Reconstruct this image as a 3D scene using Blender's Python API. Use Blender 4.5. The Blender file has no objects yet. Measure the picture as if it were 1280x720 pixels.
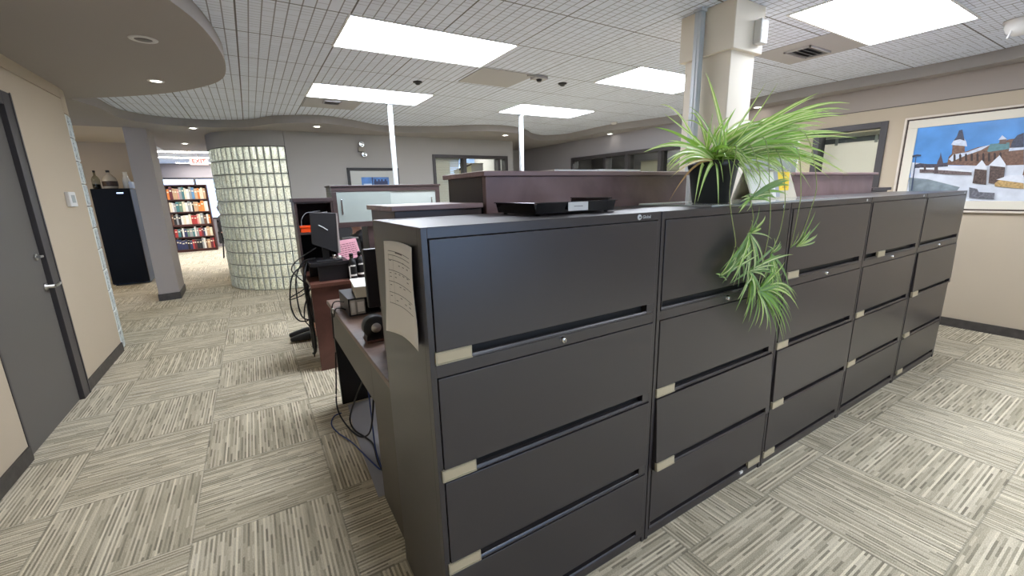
import bpy, math, random
from mathutils import Vector, Matrix

S = bpy.context.scene
C = S.collection
PI = math.pi

# ---------------------------------------------------------------- camera
F, YAW, PITCH, ROLL, EYE = 524.19, 0.5445, 0.2253, -0.0261, 1.4256
_f = Vector((math.sin(YAW)*math.cos(PITCH), math.cos(YAW)*math.cos(PITCH), -math.sin(PITCH)))
_r0 = Vector((math.cos(YAW), -math.sin(YAW), 0)); _u0 = _r0.cross(_f)
CR = _r0*math.cos(ROLL) + _u0*math.sin(ROLL)
CU = -_r0*math.sin(ROLL) + _u0*math.cos(ROLL)
cd = bpy.data.cameras.new('camera'); cam = bpy.data.objects.new('camera', cd); C.objects.link(cam)
cd.sensor_width = 36.0; cd.lens = F*36.0/1280.0; cd.clip_start = 0.02; cd.clip_end = 200
M = Matrix.Identity(4)
for i in range(3):
    M[i][0] = CR[i]; M[i][1] = CU[i]; M[i][2] = -_f[i]
M[2][3] = EYE
cam.matrix_world = M
S.camera = cam

def un(px, py, ax, val):
    """survey helper: the point of a real plane (x, y or z = val) sighted at a photo pixel"""
    d = CR*((px-640)/F) + CU*(-(py-360)/F) + _f
    i = 'xyz'.index(ax); o = Vector((0, 0, EYE))
    return o + d*((val-o[i])/d[i])

# ---------------------------------------------------------------- world, exposure
S.view_settings.view_transform = 'Standard'
S.view_settings.look = 'None'
S.view_settings.exposure = 0.9
S.view_settings.gamma = 1.0
S.view_settings.use_curve_mapping = False
S.cycles.use_denoising = True
S.cycles.max_bounces = 8
S.cycles.sample_clamp_indirect = 6.0
W = bpy.data.worlds.new('daylight'); S.world = W; W.use_nodes = True
wb = W.node_tree.nodes['Background']
wb.inputs[0].default_value = (0.42, 0.60, 1.0, 1); wb.inputs[1].default_value = 3.0
PANEL = 14.0          # radiance of the ceiling light panels
FARPANEL = 14.0

# ---------------------------------------------------------------- materials
def lin(c):
    return tuple(((v/255)/12.92 if v/255 <= 0.04045 else ((v/255+0.055)/1.055)**2.4) for v in c) + (1.0,)
MT = {}
def mat(name, rgb, rough=0.6, metal=0.0, spec=0.5, coat=0.0, bump=0.0, bscale=60, var=0.0, vscale=8):
    if name in MT: return MT[name]
    m = bpy.data.materials.new(name); m.use_nodes = True
    nt = m.node_tree; b = nt.nodes['Principled BSDF']
    b.inputs['Base Color'].default_value = lin(rgb)
    b.inputs['Roughness'].default_value = rough
    b.inputs['Metallic'].default_value = metal
    b.inputs['Specular IOR Level'].default_value = spec
    b.inputs['Coat Weight'].default_value = coat
    tc = nt.nodes.new('ShaderNodeTexCoord')
    if var:
        n = nt.nodes.new('ShaderNodeTexNoise'); n.inputs['Scale'].default_value = vscale; n.inputs['Detail'].default_value = 5
        nt.links.new(tc.outputs['Object'], n.inputs['Vector'])
        r = nt.nodes.new('ShaderNodeValToRGB')
        c = lin(rgb)
        r.color_ramp.elements[0].position = 0.3; r.color_ramp.elements[1].position = 0.7
        r.color_ramp.elements[0].color = tuple(v*(1-var) for v in c[:3]) + (1,)
        r.color_ramp.elements[1].color = tuple(min(1, v*(1+var)) for v in c[:3]) + (1,)
        nt.links.new(n.outputs['Fac'], r.inputs['Fac']); nt.links.new(r.outputs['Color'], b.inputs['Base Color'])
    if bump:
        n2 = nt.nodes.new('ShaderNodeTexNoise'); n2.inputs['Scale'].default_value = bscale; n2.inputs['Detail'].default_value = 3
        nt.links.new(tc.outputs['Object'], n2.inputs['Vector'])
        bp = nt.nodes.new('ShaderNodeBump'); bp.inputs['Strength'].default_value = bump; bp.inputs['Distance'].default_value = 0.002
        nt.links.new(n2.outputs['Fac'], bp.inputs['Height']); nt.links.new(bp.outputs['Normal'], b.inputs['Normal'])
    MT[name] = m
    return m
def emis(name, rgb, s):
    if name in MT: return MT[name]
    m = bpy.data.materials.new(name); m.use_nodes = True
    nt = m.node_tree; nt.nodes.remove(nt.nodes['Principled BSDF'])
    e = nt.nodes.new('ShaderNodeEmission'); e.inputs[0].default_value = lin(rgb); e.inputs[1].default_value = s
    nt.links.new(e.outputs[0], nt.nodes['Material Output'].inputs[0])
    MT[name] = m
    return m
def wood(name, c0, c1, rough=0.4, sc=(2, 30, 30), axis_rot=0):
    if name in MT: return MT[name]
    m = bpy.data.materials.new(name); m.use_nodes = True
    nt = m.node_tree; b = nt.nodes['Principled BSDF']; b.inputs['Roughness'].default_value = rough
    tc = nt.nodes.new('ShaderNodeTexCoord'); mp = nt.nodes.new('ShaderNodeMapping'); mp.inputs['Scale'].default_value = sc
    n = nt.nodes.new('ShaderNodeTexNoise'); n.inputs['Scale'].default_value = 1.0; n.inputs['Detail'].default_value = 6; n.inputs['Distortion'].default_value = 1.5
    r = nt.nodes.new('ShaderNodeValToRGB'); r.color_ramp.elements[0].position = 0.3; r.color_ramp.elements[1].position = 0.72
    r.color_ramp.elements[0].color = lin(c0); r.color_ramp.elements[1].color = lin(c1)
    nt.links.new(tc.outputs['Object'], mp.inputs[0]); nt.links.new(mp.outputs[0], n.inputs['Vector'])
    nt.links.new(n.outputs['Fac'], r.inputs[0]); nt.links.new(r.outputs[0], b.inputs['Base Color'])
    MT[name] = m
    return m
class NT:
    """tiny node-maths writer"""
    def __init__(s, nt): s.nt = nt
    def m(s, op, a, b=None, c=None):
        n = s.nt.nodes.new('ShaderNodeMath'); n.operation = op
        for i, v in enumerate((a, b, c)):
            if v is None: continue
            if isinstance(v, (int, float)): n.inputs[i].default_value = v
            else: s.nt.links.new(v, n.inputs[i])
        return n.outputs[0]
    def comb(s, x, y, z=0.0):
        n = s.nt.nodes.new('ShaderNodeCombineXYZ')
        for i, v in enumerate((x, y, z)):
            if isinstance(v, (int, float)): n.inputs[i].default_value = v
            else: s.nt.links.new(v, n.inputs[i])
        return n.outputs[0]
    def white(s, v):
        n = s.nt.nodes.new('ShaderNodeTexWhiteNoise'); n.noise_dimensions = '3D'; s.nt.links.new(v, n.inputs['Vector']); return n.outputs['Value']

def carpet():
    m = bpy.data.materials.new('carpet_tiles'); m.use_nodes = True
    nt = m.node_tree; b = nt.nodes['Principled BSDF']; b.inputs['Roughness'].default_value = 0.95; b.inputs['Specular IOR Level'].default_value = 0.15
    k = NT(nt)
    tc = nt.nodes.new('ShaderNodeTexCoord'); sp = nt.nodes.new('ShaderNodeSeparateXYZ'); nt.links.new(tc.outputs['Object'], sp.inputs[0])
    x, y = sp.outputs[0], sp.outputs[1]
    u = k.m('DIVIDE', k.m('ADD', x, 0.41), 0.575); v = k.m('DIVIDE', k.m('SUBTRACT', y, 0.27), 0.58)
    iu, iv = k.m('FLOOR', u), k.m('FLOOR', v)
    par = k.m('FLOORED_MODULO', k.m('ADD', iu, iv), 2.0)
    fu, fv = k.m('SUBTRACT', u, iu), k.m('SUBTRACT', v, iv)
    inv = k.m('SUBTRACT', 1.0, par)
    along = k.m('ADD', k.m('MULTIPLY', fu, par), k.m('MULTIPLY', fv, inv))
    across = k.m('ADD', k.m('MULTIPLY', fv, par), k.m('MULTIPLY', fu, inv))
    st = k.m('FLOOR', k.m('MULTIPLY', across, 68.0))
    tid = k.m('ADD', k.m('MULTIPLY', iu, 17.3), k.m('MULTIPLY', iv, 5.7))
    h1 = k.white(k.comb(st, tid, 1.0))
    seg = k.m('FLOOR', k.m('ADD', k.m('MULTIPLY', along, 7.0), k.m('MULTIPLY', h1, 9.0)))
    h2 = k.white(k.comb(st, tid, seg))
    alt = k.m('FLOORED_MODULO', st, 2.0)
    fine = nt.nodes.new('ShaderNodeTexNoise'); fine.inputs['Scale'].default_value = 260; fine.inputs['Detail'].default_value = 2
    nt.links.new(tc.outputs['Object'], fine.inputs['Vector'])
    big = nt.nodes.new('ShaderNodeTexNoise'); big.inputs['Scale'].default_value = 3.0; big.inputs['Detail'].default_value = 3
    nt.links.new(tc.outputs['Object'], big.inputs['Vector'])
    lines = k.m('ADD', 0.40, k.m('MULTIPLY', h1, 0.38))
    dashes = k.m('ADD', 0.14, k.m('MULTIPLY', h2, 0.48))
    val = k.m('ADD', k.m('MULTIPLY', alt, lines), k.m('MULTIPLY', k.m('SUBTRACT', 1.0, alt), dashes))
    val = k.m('ADD', val, k.m('MULTIPLY', k.m('SUBTRACT', fine.outputs['Fac'], 0.5), 0.75))
    val = k.m('ADD', val, k.m('MULTIPLY', k.m('SUBTRACT', big.outputs['Fac'], 0.5), 0.25))
    r = nt.nodes.new('ShaderNodeValToRGB')
    e = r.color_ramp.elements; e[0].position = 0.05; e[1].position = 0.9
    e[0].color = lin((128, 120, 103)); e[1].color = lin((248, 238, 214))
    mid = r.color_ramp.elements.new(0.45); mid.color = lin((188, 177, 152))
    nt.links.new(val, r.inputs[0])
    # butt seams between tiles
    d = k.m('MINIMUM', k.m('MINIMUM', fu, k.m('SUBTRACT', 1.0, fu)), k.m('MINIMUM', fv, k.m('SUBTRACT', 1.0, fv)))
    seam = k.m('LESS_THAN', d, 0.006)
    mx = nt.nodes.new('ShaderNodeMix'); mx.data_type = 'RGBA'
    nt.links.new(k.m('MULTIPLY', seam, 0.3), mx.inputs[0]); nt.links.new(r.outputs[0], mx.inputs[6]); mx.inputs[7].default_value = lin((95, 90, 82))
    nt.links.new(mx.outputs[2], b.inputs['Base Color'])
    bp = nt.nodes.new('ShaderNodeBump'); bp.inputs['Strength'].default_value = 0.5; bp.inputs['Distance'].default_value = 0.003
    nt.links.new(val, bp.inputs['Height']); nt.links.new(bp.outputs[0], b.inputs['Normal'])
    return m
def ceiling_tiles():
    m = bpy.data.materials.new('scored_ceiling_tiles'); m.use_nodes = True
    nt = m.node_tree; b = nt.nodes['Principled BSDF']; b.inputs['Roughness'].default_value = 0.9
    k = NT(nt)
    tc = nt.nodes.new('ShaderNodeTexCoord'); sp = nt.nodes.new('ShaderNodeSeparateXYZ'); nt.links.new(tc.outputs['Object'], sp.inputs[0])
    x, y = k.m('SUBTRACT', sp.outputs[0], 0.68), k.m('SUBTRACT', sp.outputs[1], 2.93)
    def groove(c, pitch, w):
        f = k.m('FRACT', k.m('DIVIDE', c, pitch)); d = k.m('MINIMUM', f, k.m('SUBTRACT', 1.0, f))
        return k.m('LESS_THAN', d, w/pitch)
    gx = groove(x, 0.0665, 0.0036); gy = groove(y, 0.0428, 0.0022); tx = groove(x, 0.5985, 0.005); ty = groove(y, 0.5985, 0.005)
    # the short cross scores stop and start from column to column
    col = k.m('FLOOR', k.m('DIVIDE', x, 0.0665)); row = k.m('FLOOR', k.m('ADD', k.m('DIVIDE', y, 0.0428), 0.5))
    on = k.m('GREATER_THAN', k.white(k.comb(col, row, 2.0)), 0.2)
    g = k.m('MAXIMUM', k.m('MULTIPLY', gx, 0.75), k.m('MULTIPLY', k.m('MULTIPLY', gy, on), 0.55))
    g = k.m('MAXIMUM', g, k.m('MAXIMUM', tx, ty))
    mx = nt.nodes.new('ShaderNodeMix'); mx.data_type = 'RGBA'
    mx.inputs[6].default_value = lin((232, 238, 250)); mx.inputs[7].default_value = lin((116, 115, 116))
    nt.links.new(g, mx.inputs[0]); nt.links.new(mx.outputs[2], b.inputs['Base Color'])
    bp = nt.nodes.new('ShaderNodeBump'); bp.inputs['Strength'].default_value = 0.4; bp.inputs['Distance'].default_value = 0.004; bp.invert = True
    nt.links.new(g, bp.inputs['Height']); nt.links.new(bp.outputs[0], b.inputs['Normal'])
    return m
def glass_block_mat():
    m = bpy.data.materials.new('wavy_glass_block'); m.use_nodes = True
    nt = m.node_tree; nt.nodes.remove(nt.nodes['Principled BSDF'])
    g = nt.nodes.new('ShaderNodeBsdfGlass'); g.inputs['Color'].default_value = (0.95, 0.99, 0.95, 1); g.inputs['Roughness'].default_value = 0.1; g.inputs['IOR'].default_value = 1.4
    t = nt.nodes.new('ShaderNodeBsdfTranslucent'); t.inputs['Color'].default_value = (0.93, 0.97, 0.91, 1)
    d = nt.nodes.new('ShaderNodeBsdfDiffuse'); d.inputs['Color'].default_value = (0.86, 0.89, 0.82, 1)
    mx = nt.nodes.new('ShaderNodeMixShader'); mx.inputs[0].default_value = 0.5
    m2 = nt.nodes.new('ShaderNodeMixShader')
    tc = nt.nodes.new('ShaderNodeTexCoord')
    w = nt.nodes.new('ShaderNodeTexNoise'); w.inputs['Scale'].default_value = 26; w.inputs['Detail'].default_value = 2; w.inputs['Distortion'].default_value = 2.0
    bp = nt.nodes.new('ShaderNodeBump'); bp.inputs['Strength'].default_value = 0.8; bp.inputs['Distance'].default_value = 0.02
    nt.links.new(tc.outputs['Object'], w.inputs['Vector']); nt.links.new(w.outputs['Fac'], bp.inputs['Height'])
    nt.links.new(bp.outputs[0], g.inputs['Normal'])
    r = nt.nodes.new('ShaderNodeValToRGB'); r.color_ramp.elements[0].position = 0.45; r.color_ramp.elements[1].position = 0.62
    r.color_ramp.elements[0].color = (0.22, 0.22, 0.22, 1); r.color_ramp.elements[1].color = (0.62, 0.62, 0.62, 1)
    nt.links.new(w.outputs['Fac'], r.inputs[0]); nt.links.new(r.outputs[0], m2.inputs[0])
    nt.links.new(t.outputs[0], mx.inputs[1]); nt.links.new(d.outputs[0], mx.inputs[2])
    nt.links.new(mx.outputs[0], m2.inputs[1]); nt.links.new(g.outputs[0], m2.inputs[2])
    nt.links.new(m2.outputs[0], nt.nodes['Material Output'].inputs[0])
    return m
def pane_mat(name, rgb, rough=0.0, alpha=0.85):
    if name in MT: return MT[name]
    m = bpy.data.materials.new(name); m.use_nodes = True
    nt = m.node_tree; nt.nodes.remove(nt.nodes['Principled BSDF'])
    tr = nt.nodes.new('ShaderNodeBsdfTransparent'); tr.inputs[0].default_value = lin(rgb)
    gl = nt.nodes.new('ShaderNodeBsdfGlossy'); gl.inputs['Roughness'].default_value = rough
    fr = nt.nodes.new('ShaderNodeFresnel'); fr.inputs[0].default_value = 1.45
    mx = nt.nodes.new('ShaderNodeMixShader')
    ge = nt.nodes.new('ShaderNodeNewGeometry'); k = NT(nt)
    nt.links.new(k.m('MULTIPLY', fr.outputs[0], k.m('SUBTRACT', 1.0, ge.outputs['Backfacing'])), mx.inputs[0]); nt.links.new(tr.outputs[0], mx.inputs[1]); nt.links.new(gl.outputs[0], mx.inputs[2])
    nt.links.new(mx.outputs[0], nt.nodes['Material Output'].inputs[0])
    MT[name] = m
    return m

BEIGE = mat('beige_wall_paint', (192, 177, 154), 0.75, bump=0.15, bscale=150)
GREY = mat('grey_wall_paint', (172, 169, 165), 0.75, bump=0.15, bscale=150)
SOFF = mat('soffit_paint', (162, 156, 151), 0.8, bump=0.1, bscale=120)
BASEB = mat('dark_rubber_base', (72, 67, 62), 0.6, var=0.25, vscale=20)
DARKFRAME = mat('dark_bronze_frame', (66, 62, 62), 0.45)
DOORGREY = mat('charcoal_door_paint', (98, 94, 89), 0.55, bump=0.12, bscale=200)
STEEL = mat('brushed_steel', (200, 198, 194), 0.28, 1.0)
CHROME = mat('chrome', (225, 225, 225), 0.12, 1.0)
ALU = mat('pale_aluminium', (200, 204, 206), 0.4, 0.15)
LEDGE = wood('ledge_laminate', (140, 114, 112), (166, 140, 138), 0.35, (1.2, 14, 14))
CABBLK = mat('black_cabinet_paint', (51, 47, 49), 0.30, spec=0.7, bump=0.06, bscale=500)
RECESS = mat('black_recess', (12, 12, 13), 0.6)
LABELM = mat('label_holder_plastic', (172, 162, 138), 0.35)
WHITEP = mat('white_paper', (246, 242, 236), 0.8)
WHITE = mat('white_plastic', (225, 223, 218), 0.45)
BLACKP = mat('black_plastic', (22, 22, 24), 0.4)
BLACKG = mat('gloss_black', (9, 9, 11), 0.15, coat=0.2)
CABLEM = mat('black_cable', (16, 16, 17), 0.5)
BLUEC = mat('blue_cable', (52, 72, 130), 0.5)
ESP = wood('espresso_laminate', (58, 46, 46), (80, 64, 62), 0.35, (1.2, 14, 14))
MAHO = wood('mahogany_laminate', (114, 90, 89), (148, 122, 121), 0.3, (3, 3, 3))
FMAHO = wood('dark_mahogany_laminate', (74, 48, 42), (104, 68, 60), 0.35, (3, 3, 3))
TOPW = wood('desk_top_laminate', (96, 73, 61), (120, 94, 80), 0.4, (2, 18, 18))
GRPAN = mat('grey_brown_side_panel', (92, 86, 79), 0.5)
INK = mat('printed_ink', (120, 116, 112), 0.8)

# ---------------------------------------------------------------- mesh builder
class MB:
    def __init__(s): s.v = []; s.f = []; s.m = []; s.sm = []
    def add(s, pts, faces, m=0, smooth=False):
        o = len(s.v); s.v += [tuple(p) for p in pts]
        for f in faces: s.f.append([o+i for i in f]); s.m.append(m); s.sm.append(smooth)
        return s
    def box(s, x0, x1, y0, y1, z0, z1, m=0):
        x0, x1 = min(x0, x1), max(x0, x1); y0, y1 = min(y0, y1), max(y0, y1); z0, z1 = min(z0, z1), max(z0, z1)
        return s.add([(x0,y0,z0),(x1,y0,z0),(x1,y1,z0),(x0,y1,z0),(x0,y0,z1),(x1,y0,z1),(x1,y1,z1),(x0,y1,z1)],
                     [(0,3,2,1),(4,5,6,7),(0,1,5,4),(1,2,6,5),(2,3,7,6),(3,0,4,7)], m)
    def hexa(s, b, t, m=0):
        return s.add(list(b)+list(t), [(0,3,2,1),(4,5,6,7),(0,1,5,4),(1,2,6,5),(2,3,7,6),(3,0,4,7)], m)
    def prism(s, poly, z0, z1, m=0):
        n = len(poly)
        a = sum(poly[i][0]*poly[(i+1)%n][1]-poly[(i+1)%n][0]*poly[i][1] for i in range(n))
        if a < 0: poly = poly[::-1]
        return s.add([(p[0],p[1],z0) for p in poly]+[(p[0],p[1],z1) for p in poly],
                     [tuple(range(n))[::-1], tuple(range(n, 2*n))]+[(i,(i+1)%n,n+(i+1)%n,n+i) for i in range(n)], m)
    def tube(s, pts, r, n=8, m=0, r1=None):
        pts = [Vector(p) for p in pts]; N = len(pts); rings = []
        up = Vector((0.13, 0.21, 0.97))
        for i, p in enumerate(pts):
            t = (pts[min(i+1, N-1)]-pts[max(i-1, 0)]).normalized()
            a = t.cross(up)
            if a.length < 1e-3: a = t.cross(Vector((1, 0, 0)))
            a.normalize(); b = t.cross(a)
            rr = r if r1 is None else r+(r1-r)*i/(N-1)
            rings.append([p+a*(rr*math.cos(2*PI*j/n))+b*(rr*math.sin(2*PI*j/n)) for j in range(n)])
        V = [q for g in rings for q in g]
        Fc = [(i*n+j, i*n+(j+1)%n, (i+1)*n+(j+1)%n, (i+1)*n+j) for i in range(N-1) for j in range(n)]
        s.add(V, Fc, m, True)
        s.add(rings[0], [tuple(range(n))[::-1]], m); s.add(rings[-1], [tuple(range(n))], m)
        return s
    def lathe(s, prof, c=(0,0,0), n=24, m=0, axis='z'):
        V = []
        for r, z in prof:
            for j in range(n):
                a = 2*PI*j/n; q = (r*math.cos(a), r*math.sin(a), z)
                if axis == 'x': q = (q[2], q[0], q[1])
                if axis == 'y': q = (q[0], q[2], q[1])
                V.append((c[0]+q[0], c[1]+q[1], c[2]+q[2]))
        N = len(prof)
        Fc = [(i*n+j, i*n+(j+1)%n, (i+1)*n+(j+1)%n, (i+1)*n+j) for i in range(N-1) for j in range(n)]
        if axis == 'y': Fc = [f[::-1] for f in Fc]
        s.add(V, Fc, m, True)
        caps = []
        if prof[0][0] > 1e-5: caps.append(tuple(range(n))[::-1])
        if prof[-1][0] > 1e-5: caps.append(tuple((N-1)*n+j for j in range(n)))
        if caps:
            o = len(s.v)-len(V)
            for f in caps: s.f.append([o+i for i in f]); s.m.append(m); s.sm.append(False)
        return s
    def poly(s, pts, m=0): return s.add(pts, [tuple(range(len(pts)))], m)
    def build(s, name, mats, parent=None, bevel=0.0, local=False):
        if not isinstance(mats, (list, tuple)): mats = [mats]
        off = Vector((0, 0, 0)) if (parent is None or local) else ORG[parent.name]
        me = bpy.data.meshes.new(name)
        me.from_pydata([tuple(Vector(p)-off) for p in s.v], [], s.f)
        for mm in mats: me.materials.append(mm)
        for p, mi, sm in zip(me.polygons, s.m, s.sm): p.material_index = mi; p.use_smooth = sm
        me.update()
        o = bpy.data.objects.new(name, me); C.objects.link(o)
        if parent is not None: o.parent = parent
        ORG[o.name] = Vector(off)
        if bevel:
            b = o.modifiers.new('bevel', 'BEVEL'); b.width = bevel; b.segments = 2; b.limit_method = 'ANGLE'; b.angle_limit = math.radians(40)
        return o
ORG = {}
def tag(o, label, cat, group=None):
    o['label'] = label; o['category'] = cat
    if group: o['group'] = group
    return o
def thing(name, label, cat, loc=(0,0,0), group=None, rz=0.0):
    o = bpy.data.objects.new(name, None); C.objects.link(o); o.empty_display_size = 0.1
    o.location = loc; o.rotation_euler = (0, 0, rz); ORG[o.name] = Vector(loc)
    return tag(o, label, cat, group)
def struct(mb, name, mats, bevel=0.0, parent=None):
    o = mb.build(name, mats, parent, bevel)
    if parent is None: o['kind'] = 'structure'
    return o
def copy_tree(o, parent=None):
    c = o.copy(); C.objects.link(c); ORG[c.name] = Vector((0,0,0))
    if parent is not None: c.parent = parent; c.matrix_parent_inverse = o.matrix_parent_inverse.copy()
    for ch in list(o.children): copy_tree(ch, c)
    return c
def smooth_curve(pts, n=6):
    out = []; P = [Vector(p) for p in pts]
    for i in range(len(P)-1):
        p0, p1, p2, p3 = P[max(i-1,0)], P[i], P[i+1], P[min(i+2,len(P)-1)]
        for k in range(n):
            t = k/n
            out.append(0.5*((2*p1)+(p2-p0)*t+(2*p0-5*p1+4*p2-p3)*t*t+(3*p1-p0-3*p2+p3)*t**3))
    out.append(P[-1])
    return out
def text_mesh(txt, size, name, material, parent, matrix, depth=0.0006):
    cu = bpy.data.curves.new(name, 'FONT'); cu.body = txt; cu.size = size; cu.extrude = depth; cu.align_x = 'CENTER'; cu.align_y = 'CENTER'
    t = bpy.data.objects.new(name+'_curve', cu); C.objects.link(t)
    bpy.context.view_layer.update()
    me = bpy.data.meshes.new_from_object(t.evaluated_get(bpy.context.evaluated_depsgraph_get()))
    bpy.data.objects.remove(t)
    me.materials.clear(); me.materials.append(material); me.transform(matrix)
    if parent is not None: me.transform(Matrix.Translation(-ORG[parent.name]))
    o = bpy.data.objects.new(name, me); C.objects.link(o)
    if parent is not None: o.parent = parent
    ORG[o.name] = ORG[parent.name].copy() if parent is not None else Vector((0,0,0))
    return o

# ================================================================ SETTING
SZ, CZ = 2.40, 2.50
CARPET = carpet(); CTILE = ceiling_tiles(); GBLOCK = glass_block_mat()
RIM = mat('white_block_rim', (226, 230, 222), 0.4)
GROUT = mat('dark_grout', (44, 45, 42), 0.7)

struct(MB().box(-4.2, 9.2, -4.2, 16.2, -0.12, 0.0), 'floor', CARPET)
mb = MB(); mb.box(-4.2, 9.2, -4.2, 11.0, CZ, CZ+0.12); struct(mb, 'ceiling', CTILE)
struct(MB().box(-4.2, 9.2, 11.0, 16.2, 2.46, 2.62), 'ceiling_far_room', mat('far_ceiling_paint', (205, 208, 214), 0.8))

# left wall with the door opening
LX = -1.266
mb = MB()
mb.box(LX-0.14, LX, -4.0, 3.27, 0, 2.306); mb.box(LX-0.14, LX, 4.262, 5.34, 0, 2.306); mb.box(LX-0.14, LX, 3.27, 4.262, 2.14, 2.306)
mb.box(LX-0.14, LX, -4.0, 5.34, 2.314, CZ); mb.box(LX-0.14, LX-0.012, -4.0, 5.34, 2.30, 2.32)
struct(mb, 'wall_left', BEIGE)
mb = MB(); mb.box(LX, LX+0.012, -4.0, 3.262, 0, 0.085); mb.box(LX, LX+0.012, 4.268, 5.338, 0, 0.085)
struct(mb, 'baseboard_left', BASEB)
door = struct(MB().box(LX-0.055, LX-0.010, 3.292, 4.128, 0.004, 2.05), 'door_1', DOORGREY, 0.002)
mb = MB()
mb.box(LX-0.12, LX+0.018, 4.132, 4.262, 0, 2.14); mb.box(LX-0.12, LX+0.018, 3.27, 4.132, 2.054, 2.14); mb.box(LX-0.12, LX+0.004, 3.27, 3.288, 0, 2.054)
mb.box(LX+0.0185, LX+0.022, 4.245, 4.265, 0, 2.145)
mb.build('door_frame', DARKFRAME, door, 0.003)
mb = MB(); x = LX-0.010
mb.lathe([(0.026, 0), (0.026, 0.008), (0.012, 0.010), (0.012, 0.05)], (x, 4.075, 0.872), 16, axis='x')
mb.tube([(x+0.048, 4.075, 0.872), (x+0.052, 4.10, 0.872), (x+0.05, 4.15, 0.874), (x+0.042, 4.185, 0.878)], 0.0095, 8)
mb.build('lever_handle', STEEL, door)
mb = MB()
mb.lathe([(0.022, 0), (0.022, 0.010)], (x, 4.05, 1.08), 16, axis='x'); mb.box(x+0.01, x+0.032, 4.035, 4.085, 1.074, 1.088)
mb.build('deadbolt', STEEL, door, 0.002)

def arc(cx, cy, r, a0, a1, n):
    return [(cx+r*math.cos(math.radians(a0+(a1-a0)*i/n)), cy+r*math.sin(math.radians(a0+(a1-a0)*i/n))) for i in range(n+1)]
def glass_wall(name, cx, cy, R, a0, a1, cols, rows, ztop, zlint, paint, proud=0.012):
    """curved wall of stacked glass blocks with a plastered band above it"""
    T = 0.085; mb = MB(); bh = ztop/rows; da = math.radians(a1-a0)/cols
    def P(r, a, z): return (cx+r*math.cos(a), cy+r*math.sin(a), z)
    g = 0.0042
    for i in range(cols):
        A = math.radians(a0)+i*da; B = A+da; ga = g/R*(1 if da > 0 else -1)
        A += ga; B -= ga
        for j in range(rows):
            z0, z1 = j*bh+g, (j+1)*bh-g
            q = 0.25
            def L(u, w, r): return P(r, A+(B-A)*u, z0+(z1-z0)*w)
            mb.rim = len(mb.f)
            outer = [L(0,0,R-.006), L(1,0,R-.006), L(1,1,R-.006), L(0,1,R-.006)]
            inn = [L(.10,.05,R+.003), L(.90,.05,R+.003), L(.90,.95,R+.003), L(.10,.95,R+.003)]
            back = [L(0,0,R-T), L(1,0,R-T), L(1,1,R-T), L(0,1,R-T)]
            mb.add(outer+inn+back, [(4,5,6,7),(0,1,5,4),(1,2,6,5),(2,3,7,6),(3,0,4,7),(8,11,10,9),(0,8,9,1),(1,9,10,2),(2,10,11,3),(3,11,8,0)] if da > 0 else
                   [(7,6,5,4),(4,5,1,0),(5,6,2,1),(6,7,3,2),(7,4,0,3),(9,10,11,8),(1,9,8,0),(2,10,9,1),(3,11,10,2),(0,8,11,3)], 0)
            for q in range(mb.rim+1, mb.rim+5): mb.m[q] = 2
    # grout lattice
    for i in range(cols+1):
        A = math.radians(a0)+i*da; w = g*0.98/R
        mb.hexa([P(R-T+.01, A-w, 0), P(R-.012, A-w, 0), P(R-.012, A+w, 0), P(R-T+.01, A+w, 0)], [P(R-T+.01, A-w, ztop), P(R-.012, A-w, ztop), P(R-.012, A+w, ztop), P(R-T+.01, A+w, ztop)], 1)
    for j in range(rows+1):
        for i in range(cols):
            A = math.radians(a0)+i*da; B = A+da; z0, z1 = max(0, j*bh-g*.98), min(ztop, j*bh+g*.98)
            mb.hexa([P(R-T+.01, A, z0), P(R-.010, A, z0), P(R-.010, B, z0), P(R-T+.01, B, z0)], [P(R-T+.01, A, z1), P(R-.010, A, z1), P(R-.010, B, z1), P(R-T+.01, B, z1)], 1)
    struct(mb, name, [GBLOCK, GROUT, RIM])
    o = arc(cx, cy, R+proud, a0, a1, 24); i_ = arc(cx, cy, R-0.1, a0, a1, 24)
    struct(MB().prism(o+i_[::-1], ztop+0.002, zlint), name+'_lintel', paint)
glass_wall('wall_glass_block', 0.60, 8.48, 1.05, 178, 268, 17, 11, 2.184, SZ, GREY)
glass_wall('wall_left_glass_block', LX-1.05, 5.345, 1.05, 0, 88, 17, 11, 2.193, CZ, BEIGE, 0.0)

# back wall with its office window, recess and the right wall with two window bands
BY, RX = 7.43, 5.82
mb = MB()
mb.box(0.57, 2.9, BY, BY+0.12, 0, CZ); mb.box(4.47, 4.60, BY, BY+0.12, 0, CZ); mb.box(2.9, 4.47, BY, BY+0.12, 2.115, CZ); mb.box(2.9, 4.47, BY, BY+0.12, 0, 0.9)
mb.box(4.48, 4.60, BY+0.12, 8.9, 0, CZ); mb.box(4.60, RX, 8.9, 9.02, 0, CZ)
mb.box(-0.44, -0.34, 8.56, 10.4, 0, CZ)
struct(mb, 'wall_back', GREY)
struct(MB().box(-0.34, 4.48, 10.3, 10.4, 0, CZ), 'wall_office_back', BEIGE)
struct(MB().box(2.06, 2.12, BY+0.12, 10.3, 0, CZ), 'wall_office_divider', mat('office_cream_paint', (232, 224, 205), 0.8))
mb = MB(); mb.box(0.57, 4.60, BY-0.012, BY, 0, 0.1); struct(mb, 'baseboard_back', BASEB)
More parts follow.
